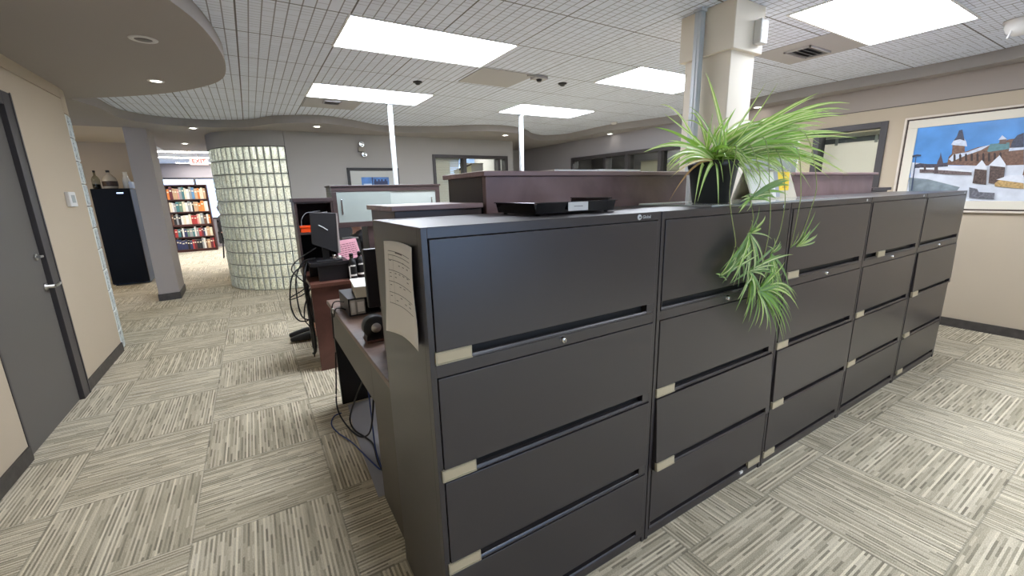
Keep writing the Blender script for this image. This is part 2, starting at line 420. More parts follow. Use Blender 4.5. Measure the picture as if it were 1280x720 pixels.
def window(name, axis, c, a0, a1, z0, z1, mull, w=0.06, depth=0.14):
    mb = MB()
    def bx(u0, u1, w0, w1, d0=c-0.02, d1=c+depth):
        if axis == 'y': mb.box(u0, u1, d0, d1, w0, w1)
        else: mb.box(d0, d1, u0, u1, w0, w1)
    bx(a0, a0+w, z0, z1); bx(a1-w, a1, z0, z1); bx(a0+w, a1-w, z1-w, z1); bx(a0+w, a1-w, z0, z0+w)
    for q in mull: bx(q-w*0.55, q+w*0.55, z0+w, z1-w)
    fr = struct(mb, name, DARKFRAME, 0.003)
    mb = MB()
    e = [a0+w]+list(mull)+[a1-w]
    for i in range(len(e)-1):
        p0 = e[i]+(w*.55 if i else 0); p1 = e[i+1]-(w*.55 if i < len(e)-2 else 0)
        if axis == 'y': mb.box(p0, p1, c+0.055, c+0.061, z0+w, z1-w)
        else: mb.box(c+0.055, c+0.061, p0, p1, z0+w, z1-w)
        mb2, mb = mb, MB()
        mb2.build('window_pane', pane_mat('clear_pane', (238, 242, 240)), fr)
    return fr
window('window_1', 'y', BY, 2.90, 4.47, 0.9, 2.115, [3.535, 4.27], 0.055)
mb = MB()
mb.box(RX, RX+0.12, -4.0, 1.904, 0, 2.18); mb.box(RX, RX+0.12, 1.904, 3.45, 2.05, 2.18); mb.box(RX, RX+0.12, 1.904, 3.45, 0, 0.9)
struct(mb, 'wall_right', BEIGE)
struct(MB().box(RX, RX+0.12, -4.0, 3.45, 2.18, CZ), 'wall_right_upper_band', mat('upper_band_light_falloff', (168, 157, 148), .75))  # darker colour paints in the light falling off towards the ceiling
mb = MB(); mb.box(RX, RX+0.12, 3.45, 4.15, 0, CZ); mb.box(RX, RX+0.12, 4.15, 7.09, 2.075, CZ); mb.box(RX, RX+0.12, 4.15, 7.09, 0, 0.9); mb.box(RX, RX+0.12, 7.09, 9.02, 0, CZ)
struct(mb, 'wall_right_far', mat('deep_grey_wall_paint', (160, 156, 158), .75))
mb = MB(); mb.box(RX-0.004, RX, -4.0, 3.6, 2.176, 2.184); struct(mb, 'trim_1', mat('wall_reveal_shadowline', (104, 97, 89), 0.8))
mb = MB(); mb.box(RX-0.014, RX, -4.0, 9.0, 0, 0.085); struct(mb, 'baseboard_right', BASEB)
window('window_2', 'x', RX, 1.904, 3.45, 0.9, 2.05, [2.56], 0.06)
window('window_3', 'x', RX, 4.15, 7.09, 0.9, 2.075, [4.83, 5.55, 6.10], 0.06)
# offices beyond the right wall
mb = MB(); mb.box(8.6, 8.72, -1.0, 3.72, 0, CZ); mb.box(RX+0.12, 8.6, 3.60, 3.72, 0, CZ); mb.box(RX+0.12, 8.6, -1.0, -0.9, 0, CZ)
struct(mb, 'wall_office_cream', mat('office_cream_paint', (232, 224, 205), 0.8))
mb = MB(); mb.box(8.0, 8.12, 3.72, 9.02, 0, CZ); mb.box(RX+0.12, 8.0, 8.9, 9.02, 0, CZ)
struct(mb, 'wall_office_dark', mat('office_grey_paint', (112, 110, 112), 0.8))

# alcove and far reading room on the left
mb = MB(); mb.box(-4.0, -1.4, 10.65, 10.77, 0, 2.62); mb.box(-4.0, -3.9, 5.3, 10.65, 0, 2.62)
struct(mb, 'wall_alcove', BEIGE)
struct(MB().box(-3.9, -1.31, 7.81, 10.65, 2.485, 2.499), 'ceiling_alcove', mat('alcove_ceiling_paint', (206, 196, 178), 0.8))
mb = MB(); mb.box(-2.55, -2.45, 10.77, 15.8, 0, 2.5); struct(mb, 'wall_far_room_left', mat('cool_grey_paint', (176, 180, 192), 0.8))
mb = MB(); mb.box(-2.5, 4.0, 15.8, 15.92, 2.077, 2.5); mb.box(-2.5, 4.0, 15.8, 15.92, 0, 0.85)
struct(mb, 'wall_far_room_back', mat('cool_mauve_paint', (150, 144, 146), 0.8))
mb = MB(); mb.box(4.0, 4.1, 10.4, 15.92, 0, 2.5); mb.box(0.57, 4.0, 10.4, 10.5, 0, 2.5); struct(mb, 'wall_far_room_right', mat('cool_grey_paint', (176, 180, 192), 0.8))
window('window_4', 'y', 15.80, -2.45, 2.0, 0.85, 2.077, [-1.30, -0.3, 0.8], 0.05, 0.1)

# rear half of the room, behind the photographer
mb = MB(); mb.box(-1.4, 0.9, -4.12, -4.0, 0, CZ); mb.box(3.3, RX+0.12, -4.12, -4.0, 0, CZ); mb.box(0.9, 3.3, -4.12, -4.0, 0, 0.3); mb.box(0.9, 3.3, -4.12, -4.0, 2.3, CZ)
struct(mb, 'wall_rear', GREY)
window('window_5', 'y', -4.06, 0.9, 3.3, 0.3, 2.3, [2.1], 0.05, 0.06)

# soffits: the wavy bulkhead along back and right walls, and the rounded one over the door
edge = smooth_curve([(-1.32,5.9),(-1.22,6.3),(-1.16,6.95),(-.85,7.33),(-.35,7.40),(.13,7.19),(.46,6.72),(.97,6.49),(1.43,6.7),(1.97,7.02),(2.75,6.80),(3.25,6.45),(3.8,6.32),(4.35,6.58),(4.75,6.95),(5.15,7.10),(5.42,6.8),(5.42,6.2),(5.40,5.6),(5.56,5.0),(5.70,4.4),(5.66,3.6),(5.56,2.9),(5.60,2.2),(5.66,1.6),(5.58,1.0),(5.25,0.3),(4.7,-0.6),(4.5,-2.0),(4.5,-4.0)], 8)
outer = [(RX,-4.0),(RX,8.9),(4.6,8.9),(4.6,BY),(0.6,BY),(0.30,7.75),(-0.2,8.2),(-0.36,8.6),(-0.36,10.95),(-1.30,10.95),(-1.30,7.80),(-3.9,7.80),(-3.9,5.9)]
mb = MB(); mb.prism([(p[0],p[1]) for p in edge]+outer, SZ, CZ-0.001); struct(mb, 'ceiling_soffit', SOFF)
ell = smooth_curve([(LX-.1,1.2),(-.85,1.75),(-.42,2.45),(-.215,2.86),(-.10,3.2),(-.03,3.65),(-.012,4.05),(-.05,4.45),(-.18,4.78),(-.46,5.18),(-.80,5.50),(-1.16,5.76),(LX-.1,5.9)], 8)
mb = MB(); mb.prism([(p[0],p[1]) for p in ell], SZ, CZ-0.001); struct(mb, 'ceiling_soffit_round', SOFF)

# structural columns
mb = MB(); mb.prism([(-1.312,7.76),(-1.074,7.80),(-1.09,8.50),(-1.33,8.46)], 0.0, SZ); struct(mb, 'column_hall', mat('column_paint', (168, 158, 150), 0.75))
mb = MB(); mb.prism([(-1.322,7.75),(-1.064,7.79),(-1.08,8.51),(-1.34,8.47)], 0.0, 0.10); struct(mb, 'baseboard_hall_column', BASEB)
mb = MB(); mb.box(2.60, 2.85, 1.67, 1.99, 0, CZ); struct(mb, 'column_desk', mat('desk_column_paint', (236, 226, 208), 0.7), 0.004)
mb = MB(); mb.box(2.572, 2.878, 1.642, 2.018, 2.228, CZ-0.001); struct(mb, 'column_capital', mat('desk_column_paint', (236, 226, 208), 0.7), 0.004)

# ================================================================ CEILING FIXTURES
def light_panel(x0, x1, y0, y1, label, z=CZ, s=None):
    t = thing('ceiling_light', label, 'ceiling light', ((x0+x1)/2, (y0+y1)/2, z), 'recessed ceiling light panels')
    mb = MB(); w = 0.014
    mb.box(x0-w, x1+w, y0-w, y0, z-0.008, z-0.0005); mb.box(x0-w, x1+w, y1, y1+w, z-0.008, z-0.0005); mb.box(x0-w, x0, y0, y1, z-0.008, z-0.0005); mb.box(x1, x1+w, y0, y1, z-0.008, z-0.0005)
    mb.build('light_frame', WHITE, t)
    MB().box(x0, x1, y0, y1, z-0.005, z-0.0005).build('diffuser', emis('panel_glow', (238, 244, 255), PANEL) if s is None else s, t)
    return t
light_panel(.68, 1.872, 2.93, 3.535, 'long bright ceiling light panel nearest the rounded soffit over the door')
light_panel(.686, 1.90, 4.72, 5.33, 'bright ceiling light panel above the left aluminium pole')
light_panel(3.08, 4.29, 4.73, 5.31, 'small looking far bright ceiling light panel above the middle aluminium pole')
light_panel(3.18, 4.38, 2.894, 3.50, 'bright ceiling light panel just left of the beige column')
light_panel(3.15, 4.385, 1.045, 1.64, 'large bright ceiling light panel right of the beige column')
light_panel(.68, 1.872, -1.9, -1.3, 'added unseen fill light panel behind the photographer on the left')  # unseen panel added behind the camera to help light the room
light_panel(3.15, 4.385, -1.9, -1.3, 'added unseen fill light panel behind the photographer on the right')  # also an added, unseen panel, for more light from the right
FG = emis('far_panel_glow', (255, 252, 250), FARPANEL)
light_panel(-2.2, 1.2, 11.75, 12.05, 'nearest bright light strip in the far book room', 2.46, FG)
light_panel(-2.2, 1.2, 13.3, 13.6, 'middle bright light strip in the far book room behind the exit sign', 2.46, FG)
light_panel(-1.6, 1.2, 15.2, 15.45, 'farthest light strip in the far book room close to the window', 2.46, FG)
light_panel(0.0, 1.2, 8.2, 9.4, 'light panel inside the glass block room', CZ, FG)
light_panel(2.9, 4.1, 8.2, 8.8, 'light panel inside the office behind the back wall window', CZ, FG)
light_panel(6.6, 7.8, 1.6, 2.2, 'light panel inside the cream office behind the right wall', CZ, FG)
light_panel(6.5, 7.7, 5.4, 6.0, 'light panel inside the dark office behind the far window band', CZ, FG)
light_panel(-3.8, -2.9, 8.0, 9.0, 'added hidden fill light panel for the alcove beside the black refrigerator', 2.485, emis('alcove_fill_glow', (255, 240, 212), 5.0))  # added lamp, kept hidden behind the left wall, brightens the alcove

def downlight(x, y, label, on=True, r=0.055):
    t = thing('downlight', label, 'downlight', (x, y, SZ), 'small round downlights in the soffits')
    MB().lathe([(r*0.72, -0.0006), (r*0.78, -0.006), (r*1.15, -0.004), (r*1.2, -0.0006)], (x, y, SZ), 24).build('trim_ring', WHITE, t)
    mb = MB(); mb.lathe([(0.001, -0.003), (r*0.72, -0.003), (r*0.72, -0.0008)], (x, y, SZ), 24)
    mb.build('lamp', emis('downlight_glow', (255, 250, 240), 9.0) if on else mat('unlit_lamp', (110, 106, 102), 0.5), t)
downlight(-.42, 3.615, 'unlit round downlight in the rounded soffit near the door', False, 0.062)
downlight(-.524, 4.757, 'lit round downlight farther along the rounded soffit', True, 0.05)
downlight(-.529, 7.55, 'round downlight in the soffit just left of the glass block wall')
downlight(-.825, 9.60, 'tiny far downlight in the soffit before the book room')
downlight(.96, 6.809, 'lit downlight in the wavy soffit above the framed picture')
downlight(4.0, 6.70, 'lit downlight in the wavy soffit beside the middle pole')
downlight(5.70, 5.87, 'lit downlight in the wavy soffit above the far window band')
downlight(5.70, 3.237, 'lit downlight in the soffit behind the spider plant leaves')

VENTM = mat('grey_ceiling_metal', (182, 179, 177), 0.6)
def vent(x0, x1, y0, y1, g, label):
    t = thing('air_vent', label, 'air vent', ((x0+x1)/2, (y0+y1)/2, CZ))
    MB().box(x0, x1, y0, y1, CZ-0.006, CZ-0.0005).build('vent_plate', VENTM, t)
    if g:
        gx0, gx1, gy0, gy1 = g; mb = MB()
        w = 0.012; z0, z1 = CZ-0.022, CZ-0.006
        mb.box(gx0, gx1, gy0, gy0+w, z0, z1); mb.box(gx0, gx1, gy1-w, gy1, z0, z1); mb.box(gx0, gx0+w, gy0, gy1, z0, z1); mb.box(gx1-w, gx1, gy0, gy1, z0, z1)
        mb.build('grille_frame', VENTM, t)
        MB().box(gx0+w, gx1-w, gy0+w, gy1-w, CZ-0.0075, CZ-0.006).build('duct_opening', RECESS, t)
        mb = MB(); n = 4
        for i in range(n):
            y = gy0+w+(gy1-gy0-2*w)*(i+0.5)/n
            mb.hexa([(gx0+w, y-.012, z0), (gx1-w, y-.012, z0), (gx1-w, y-.009, z0), (gx0+w, y-.009, z0)], [(gx0+w, y+.006, z1-.002), (gx1-w, y+.006, z1-.002), (gx1-w, y+.009, z1-.002), (gx0+w, y+.009, z1-.002)])
        mb.build('louvres', VENTM, t)
vent(1.91, 2.475, 3.545, 4.075, None, 'plain flat grey metal plate in the ceiling between two light panels')
vent(3.79, 4.372, 1.645, 2.235, (3.93, 4.27, 1.86, 2.06), 'grey ceiling air vent with louvres beside the large light panel')
vent(.69, 1.29, 5.37, 5.93, (.88, 1.06, 5.43, 5.60), 'faint grey ceiling air vent behind the light above the left pole')

def sensor(x, y, label):
    t = thing('ceiling_sensor', label, 'sensor', (x, y, CZ))
    MB().lathe([(0.001, -0.03), (0.02, -0.028), (0.03, -0.012), (0.045, -0.010), (0.045, -0.0006)], (x, y, CZ), 16).build('sensor_body', BLACKP, t)
sensor(1.563, 4.261, 'small black ceiling sensor between the two left light panels')
sensor(2.906, 3.694, 'small black ceiling sensor right of the plain grey ceiling plate')
t = thing('projector_mount', 'small dark bracket on the ceiling at the corner of the grey plate', 'ceiling bracket', (2.52, 3.58, CZ))
mb = MB(); mb.box(2.46, 2.60, 3.53, 3.62, CZ-0.03, CZ-0.0065); mb.box(2.40, 2.46, 3.56, 3.585, CZ-0.016, CZ-0.0065); mb.build('bracket_plate', VENTM, t)
mb = MB(); mb.lathe([(0.02, -0.05), (0.03, -0.03)], (2.53, 3.575, CZ), 12); mb.build('bracket_stub', BLACKP, t)
t = thing('smoke_detector', 'round white dome detector on the ceiling at the right edge', 'smoke detector', (4.72, .90, CZ))
MB().lathe([(0.001, -0.105), (0.035, -0.100), (0.066, -0.078), (0.080, -0.045), (0.080, -0.015), (0.090, -0.012), (0.090, -0.0006)], (4.72, .90, CZ), 28).build('dome', WHITE, t)
MB().tube([(4.665, .93, CZ-0.07), (4.645, .94, CZ-0.125)], 0.006, 8).build('indicator_stem', WHITE, t)
t = thing('smoke_detector', 'small white detector at the wavy soffit edge left of the column', 'smoke detector', (5.30, 5.37, CZ))
MB().lathe([(0.001, -0.035), (0.04, -0.03), (0.055, -0.012), (0.06, -0.0006)], (5.30, 5.37, CZ), 20).build('dome', WHITE, t)
t = thing('occupancy_sensor', 'small white box sensor on the beige column under the ceiling', 'sensor', (2.80, 1.64, 2.33))
MB().box(2.765, 2.845, 1.596, 1.6415, 2.27, 2.405).build('sensor_box', WHITE, t, 0.006)
MB().box(2.776, 2.834, 1.5945, 1.596, 2.285, 2.345).build('sensor_lens', mat('frosted_lens', (205, 203, 196), 0.3), t)

# slim aluminium service poles
def pole(x, y, z0, label, w=0.048):
    t = thing('service_pole', label, 'service pole', (x, y, 0), 'aluminium floor to ceiling service poles')
    mb = MB(); mb.box(x-w/2, x+w/2, y-w/2, y+w/2, 0.0, CZ-0.02); mb.box(x-w*.14, x+w*.14, y-w/2-.004, y-w/2, 0.0, CZ-0.02); mb.box(x-w/2-.004, x-w/2, y-w*.14, y+w*.14, 0, CZ-0.02)
    mb.build('pole_shaft', ALU, t, 0.003)
    mb = MB(); mb.box(x-w*.62, x+w*.62, y-w*.62, y+w*.62, CZ-0.02, CZ-0.001); mb.build('ceiling_collar', ALU, t)
pole(1.605, 5.40, 0, 'tall pale aluminium service pole rising in front of the framed picture')
pole(3.48, 5.38, 0, 'tall pale aluminium service pole beside the back wall window')
pole(2.545, 1.86, 0, 'pale aluminium service pole against the left face of the beige column', 0.045)

# ================================================================ FILING CABINETS
CY, CW, CD, CH = 0.98, 0.862, 0.457, 1.346
DR = [(1.317, 0.329), (0.949, 0.309), (0.634, 0.306), (0.322, 0.279)]
def cab_body():
    mb = MB()
    mb.box(0, CW, 0.03, CD, 0.0, CH-0.0005)
    mb.box(0, 0.016, 0, 0.03, 0, CH); mb.box(CW-0.016, CW, 0, 0.03, 0, CH)
    mb.box(0.016, CW-0.016, 0, 0.03, 1.3195, CH)
    mb.box(0.016, CW-0.016, 0.0, 0.03, 0.9515, 0.986)
    mb.box(0.016, CW-0.016, 0.006, 0.03, 0.0, 0.018); mb.box(0.016, CW-0.016, 0.0, 0.03, 0.026, 0.040)
    mb.box(0.0, CW, 0.0, CD, CH-0.0005, CH+0.001)
    return mb
def drawer_front(h):
    mb = MB(); a, b = 0.0185, CW-0.0185
    mb.box(a, b, -0.003, 0.018, -(h-0.036), 0)
    mb.box(a, b, -0.003, 0.026, -h, -h+0.005); mb.box(a, a+0.004, -0.002, 0.026, -h+0.005, -h+0.036); mb.box(b-0.035, b, -0.002, 0.026, -h+0.005, -h+0.036)
    mb.hexa([(a, -.003, -h+.005), (b, -.003, -h+.005), (b, .004, -h+.005), (a, .004, -h+.005)], [(a, .001, -h+.012), (b, .001, -h+.012), (b, .004, -h+.012), (a, .004, -h+.012)])
    return mb
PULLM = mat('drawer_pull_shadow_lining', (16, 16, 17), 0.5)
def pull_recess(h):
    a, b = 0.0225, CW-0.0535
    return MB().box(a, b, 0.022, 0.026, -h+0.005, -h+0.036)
def label_holder():
    mb = MB(); mb.box(0, 0.104, -0.0065, 0.004, 0.0, 0.034, 0)
    mb.box(0.004, 0.100, -0.0075, -0.0065, 0.004, 0.030, 1)
    mb.box(0, 0.104, -0.009, -0.0065, 0, 0.003, 0)
    return mb
def cab_lock():
    mb = MB(); mb.lathe([(0.001, -0.010), (0.0075, -0.010), (0.0085, -0.007), (0.0105, -0.003), (0.0105, 0.004)], (0, 0, 0), 18, axis='y')
    mb.box(-0.0012, 0.0012, -0.0112, -0.0098, -0.005, 0.005, 1); return mb
MESH = {}
def part(key, mbf, mats, parent, name, loc=(0,0,0), bevel=0.0):
    """one mesh per kind of part, shared by every cabinet"""
    if key not in MESH:
        o = mbf().build(name, mats, parent, bevel, local=True); MESH[key] = o
    else:
        o = MESH[key].copy(); C.objects.link(o); o.parent = parent; o.name = name
    o.location = loc; o.rotation_euler = (0, 0, 0); ORG[o.name] = Vector((0,0,0)); return o
LABPAPER = mat('aged_label_card', (186, 173, 144), 0.5)
cabs = [
 ('nearest black lateral filing cabinet, with a paper sheet stuck on its side', {0: .014, 1: .010, 2: .010, 3: .010}, {}, True),
 ('second black filing cabinet from the left, with hanging plant runners and an ajar drawer', {1: .016, 2: .018, 3: .735}, {2: 3.0}, False),
 ('third black filing cabinet from the left, middle of the row of five', {0: .027, 1: .010, 2: .012, 3: .010}, {2: 1.6}, False),
 ('fourth black filing cabinet from the left, its top label set inward', {0: .190, 1: .024, 2: .016}, {}, False),
 ('last black filing cabinet of the row, closest to the landscape picture wall', {1: .014, 2: .05, 3: .05}, {1: 1.4}, False),
]
for i, (lab, labels, tilt, brand) in enumerate(cabs):
    X0 = 0.340 + 0.8672*i
    t = thing('filing_cabinet', lab, 'filing cabinet', (X0, CY, 0), 'row of black lateral filing cabinets')
    part('body', cab_body, CABBLK, t, 'cabinet_body', bevel=0.0018)
    for k, (zt, h) in enumerate(DR):
        d = part('drawer%d' % k, lambda h=h: drawer_front(h), CABBLK, t, 'drawer', (0, 0, zt), 0.0026)
        if k in tilt: d.rotation_euler[0] = -math.radians(tilt[k]); d.location.y = -0.004
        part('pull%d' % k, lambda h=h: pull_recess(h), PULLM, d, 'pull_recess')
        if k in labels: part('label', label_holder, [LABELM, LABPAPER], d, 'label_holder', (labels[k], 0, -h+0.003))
    part('lock', cab_lock, [CHROME, RECESS], t, 'lock', (0.434, 0, 0.972))
    if brand:
        MB().lathe([(0.001, -0.0022), (0.0085, -0.0018), (0.0095, 0)], (X0+.755, CY, 1.3325), 18, axis='y').build('emblem', ALU, t)
        MB().poly([(X0+.7505, CY-.0024, 1.3325), (X0+.755, CY-.0024, 1.3285), (X0+.7595, CY-.0024, 1.3325), (X0+.755, CY-.0024, 1.3365)]).build('emblem_diamond', BLACKP, t)
        text_mesh('Global', 0.015, 'brand_lettering', ALU, t, Matrix.Translation((X0+.789, CY-.001, 1.3320)) @ Matrix.Rotation(PI/2, 4, 'X'))
    else:
        MB().lathe([(0.001, -0.0025), (0.006, -0.002), (0.007, 0)], (X0+.800, CY, 1.3325), 14, axis='y').build('brand_badge', ALU, t)
# white chip stuck at the foot of the second cabinet
MB().box(1.873, 1.897, CY-0.0085, CY-0.0012, 0.040, 0.052).build('tape_scrap', WHITE)
tag(bpy.data.objects['tape_scrap'], 'small white scrap of tape at the lower edge of the second filing cabinet', 'tape scrap')

# sheet stuck on the side of the first cabinet
def paper_sheet():
    rows = []
    top = [(1.323,1.287),(1.177,1.297),(1.027,1.296)]; bot = [(1.361,.985),(1.194,1.012),(1.02,1.022)]
    mb = MB(); N, K = 14, 14; V = []
    def P(u, w):
        def q(c, u): 
            a, b, d = [Vector(p) for p in c]; return a*(1-u)*(1-2*u)+b*4*u*(1-u)+d*u*(2*u-1)
        a, b = q(top, u), q(bot, u); p = a*(1-w)+b*w
        lift = 0.0015+0.020*max(0, u-0.35)**2+0.012*w*w*(0.3+abs(u-.5))+0.004*math.sin(w*5)*u
        return (0.340-lift, p.x, p.y)
    for j in range(K+1):
        for i in range(N+1): V.append(P(i/N, j/K))
    mb.add(V, [(j*(N+1)+i, (j+1)*(N+1)+i, (j+1)*(N+1)+i+1, j*(N+1)+i+1) for j in range(K) for i in range(N)], 0, True)
    return mb, P
mb, PP = paper_sheet()
ps = mb.build('paper_sheet', WHITEP); so = ps.modifiers.new('thickness', 'SOLIDIFY'); so.thickness = 0.0004
tag(ps, 'curling white printed table sheet stuck on the side of the nearest filing cabinet', 'paper sheet')
ORG[ps.name] = Vector((0,0,0))
mb = MB()
def pline(u0, w0, u1, w1, th):
    n = 8
    for i in range(n):
        a, b = i/n, (i+1)/n
        q0 = Vector(PP(u0+(u1-u0)*a, w0+(w1-w0)*a)); q1 = Vector(PP(u0+(u1-u0)*b, w0+(w1-w0)*b)); o = Vector((-0.0006, 0, 0))
        d = Vector((0, 0, th)) if abs(u1-u0) > abs(w1-w0) else Vector((0, th, 0))
        mb.add([q0+o-d, q1+o-d, q1+o+d, q0+o+d], [(0,1,2,3)])
for w in (.10,.14,.19,.30,.42,.54,.66): pline(.16, w, .92, w+.02, .0008)
for u in (.17,.34): pline(u, .14, u, .66, .0006)
for w in (.20,.24,.33,.37,.46,.58,.62):
    for u in (.20,.38,.52,.66,.8): 
        if random.Random(int(w*100+u*1000)).random() > .35: pline(u, w, u+.06, w+.002, .0011)
pline(.42, .115, .66, .12, .0018)
mb.build('printed_table', INK, ps)

# ================================================================ ON TOP OF THE CABINETS
t = thing('letter_tray', 'shallow glossy black letter tray with a white label on top of the nearest cabinet', 'letter tray', (.95, 1.24, CH))
z0 = CH+0.002; x0, x1, y0, y1 = .772, 1.135, 1.122, 1.385
mb = MB(); w = 0.004; zt = z0+0.041
mb.hexa([(x0+.012,y0+.010,z0+.004),(x1-.012,y0+.010,z0+.004),(x1-.012,y1-.010,z0+.004),(x0+.012,y1-.010,z0+.004)], [(x0+.010,y0+.008,z0+.008),(x1-.010,y0+.008,z0+.008),(x1-.010,y1-.008,z0+.008),(x0+.010,y1-.008,z0+.008)])
def wallq(ax, ay, bx, by, h, nx, ny):
    # sloping tray side between two lower corners, leaning outward by (nx, ny)
    a0 = Vector((ax, ay, z0+.004)); b0 = Vector((bx, by, z0+.004)); o = Vector((nx, ny, 0))*0.010; ii = Vector((nx, ny, 0))*-0.004
    a1 = a0+o+Vector((0,0,h)); b1 = b0+o+Vector((0,0,h))
    q = [a0, b0, b0+ii, a0+ii, a1, b1, b1+ii, a1+ii]
    mb.hexa(q[:4], q[4:])
X0, X1, Y0, Y1 = x0+.010, x1-.010, y0+.008, y1-.008
wallq(X0, Y0, X1, Y0, .036, 0, -1); wallq(X0, Y0, X0, Y1, .036, -1, 0); wallq(X1, Y0+.03, X1, Y1, .043, 1, 0)
mb.box(x0, x1, y0-.001, y0+.004, zt-.003, zt); mb.box(x0-.002, x0+.004, y0, y1, zt-.003, zt); mb.box(x1-.004, x1+.002, y0, y1, zt-.003, zt)
mb.build('tray_body', BLACKG, t, 0.0015)
mb = MB(); wallq(X0, Y1, X1, Y1, .022, 0, 1); mb.build('tray_back', BLACKG, t, 0.001)
MB().box(x1-.004, x1+.003, y0+.03, y1, z0+.045, z0+.049).build('tray_side_rim', BLACKG, t, 0.001)
mb = MB()
for fx in (X0+.02, X1-.02):
    for fy in (Y0+.02, Y1-.02): mb.lathe([(.007, 0), (.007, .004)], (fx, fy, z0-.001), 10)
mb.build('tray_feet', BLACKP, t)
MB().box(.905, .992, y0-.0042, y0-.0030, z0+.010, z0+.039).build('label_card', WHITE, t)
MB().box(.930, .968, y0-.0048, y0-.0042, z0+.024, z0+.026).build('label_print', INK, t)

# ================================================================ RECEPTION COUNTER, HUTCH, NEAR DESK
t = thing('reception_counter', 'dark reddish brown raised counter front left of the beige column', 'counter', (1.4, 1.7, 0))
mb = MB(); mb.box(.80, 2.03, 1.50, 1.53, 0, 1.488); mb.build('front_panel', MAHO, t, 0.002)
mb = MB(); mb.box(.80, .83, 1.53, 1.87, 0, 1.488); mb.build('side_panel', mat('dark_side_laminate', (66, 61, 60), 0.45), t, 0.002)
mb = MB(); mb.box(.785, 2.045, 1.485, 1.90, 1.488, 1.508); mb.build('counter_ledge', LEDGE, t, 0.003)
MB().box(2.00, 2.03, 1.53, 1.87, 0, 1.488).build('side_panel', MAHO, t, 0.002)
t = thing('reception_counter', 'dark brown raised counter front right of the desk calendar', 'counter', (3.8, 1.7, 0))
MB().box(3.157, 4.45, 1.50, 1.53, 0, 1.487).build('front_panel', MAHO, t, 0.002)
MB().box(4.42, 4.45, 1.53, 1.87, 0, 1.487).build('side_panel', MAHO, t, 0.002)
MB().box(3.157, 3.187, 1.53, 1.87, 0, 1.487).build('side_panel', MAHO, t, 0.002)
MB().box(3.145, 4.50, 1.485, 1.90, 1.487, 1.506).build('counter_ledge', LEDGE, t, 0.003)
t = thing('side_counter', 'small lower brown counter end beyond the filing cabinets below the office window', 'counter', (4.98, 1.75, 0))
MB().box(4.80, 5.17, 1.62, 1.98, 0, 1.352).build('counter_body', ESP, t, 0.002)
MB().box(4.77, 5.20, 1.60, 2.00, 1.352, 1.378).build('counter_ledge', ESP, t, 0.003)
# loose sheets on the ledge
pz = 1.5085
for k, (x0, x1, lab) in enumerate([(1.13, 1.375, 'white sheets lying on the counter ledge, left of two piles'), (1.38, 1.655, 'white sheets lying on the counter ledge, right of two piles')]):
    o = MB().prism([(x0, 1.490), (x1, 1.488), (x1+.004, 1.70), (x0+.006, 1.702)], pz, pz+.006+.002*k).build('paper_stack', WHITEP); tag(o, lab, 'paper', 'loose sheets on the counter ledge')

t = thing('desk_hutch', 'dark brown low hutch with a ledge behind the nearest filing cabinet', 'hutch', (.61, 1.68, 0.74))
MB().box(.435, .785, 1.515, 1.855, .7405, 1.368).build('hutch_body', ESP, t, 0.002)
MB().box(.42, .784, 1.497, 1.87, 1.368, 1.387).build('hutch_ledge', LEDGE, t, 0.003)

t = thing('desk', 'near desk with a brown top and grey side panel behind the nearest filing cabinet', 'desk', (.9, 2.2, 0))
MB().prism([(.352,1.452),(.795,1.452),(.795,1.91),(1.55,1.91),(1.55,3.02),(.352,3.02)], .712, .740).build('desk_top', TOPW, t, 0.003)
MB().box(.362, .386, 1.84, 2.93, .50, .712).build('side_apron', GRPAN, t, 0.002)
MB().box(.362, .386, 1.452, 1.84, 0, .712).build('side_panel', GRPAN, t, 0.002)
MB().box(.362, .60, 2.93, 2.96, 0, .712).build('end_panel', mat('near_black_panel', (26, 25, 25), 0.5), t, 0.002)
MB().box(1.50, 1.53, 1.95, 3.0, 0, .712).build('side_panel', GRPAN, t, 0.002)
o = MB().prism([(.335,1.85),(.360,2.55),(.39,2.90),(1.4,2.90),(1.4,1.92),(.78,1.92),(.78,1.85)], 0.0005, 0.004).build('chair_mat', mat('smoky_clear_vinyl', (178, 178, 184), 0.25, spec=0.6))
tag(o, 'smooth grey vinyl chair mat on the carpet under the near desk', 'chair mat')

# things on the near desk
DZ = .7405
t = thing('computer_monitor', 'black monitor half hidden by the nearest filing cabinet on the near desk', 'monitor', (.70, 2.3, DZ))
MB().box(.472, .985, 2.28, 2.315, .83, 1.150).build('screen_shell', BLACKP, t, 0.006)
MB().box(.485, .97, 2.3150, 2.3165, .845, 1.137).build('screen_glass', BLACKG, t)
MB().box(.69, .76, 2.255, 2.28, .75, .95).build('stand_neck', BLACKP, t, 0.003)
MB().prism([(.60,2.19),(.85,2.19),(.85,2.36),(.60,2.36)], DZ, DZ+.012).build('stand_base', BLACKP, t, 0.003)
t = thing('tape_dispenser', 'rounded black tape dispenser with a silver hub on the near desk', 'tape dispenser', (.425, 2.06, DZ))
mb = MB(); cx, cz = .435, .806
mb.lathe([(.001, -.035), (.046, -.034), (.057, -.026), (.057, .026), (.046, .034), (.001, .035)], (cx, 2.02, cz), 28, axis='y')
mb.hexa([(cx-.05, 1.985, DZ), (cx+.10, 1.985, DZ), (cx+.10, 2.055, DZ), (cx-.05, 2.055, DZ)], [(cx-.045, 1.988, DZ+.03), (cx+.09, 1.988, DZ+.03), (cx+.09, 2.052, DZ+.03), (cx-.045, 2.052, DZ+.03)])
mb.build('dispenser_body', BLACKP, t, 0.004)
mb = MB(); mb.lathe([(.001, -.041), (.018, -.040), (.024, -.036), (.024, .036)], (cx, 2.02, cz), 20, axis='y'); mb.build('tape_hub', STEEL, t)
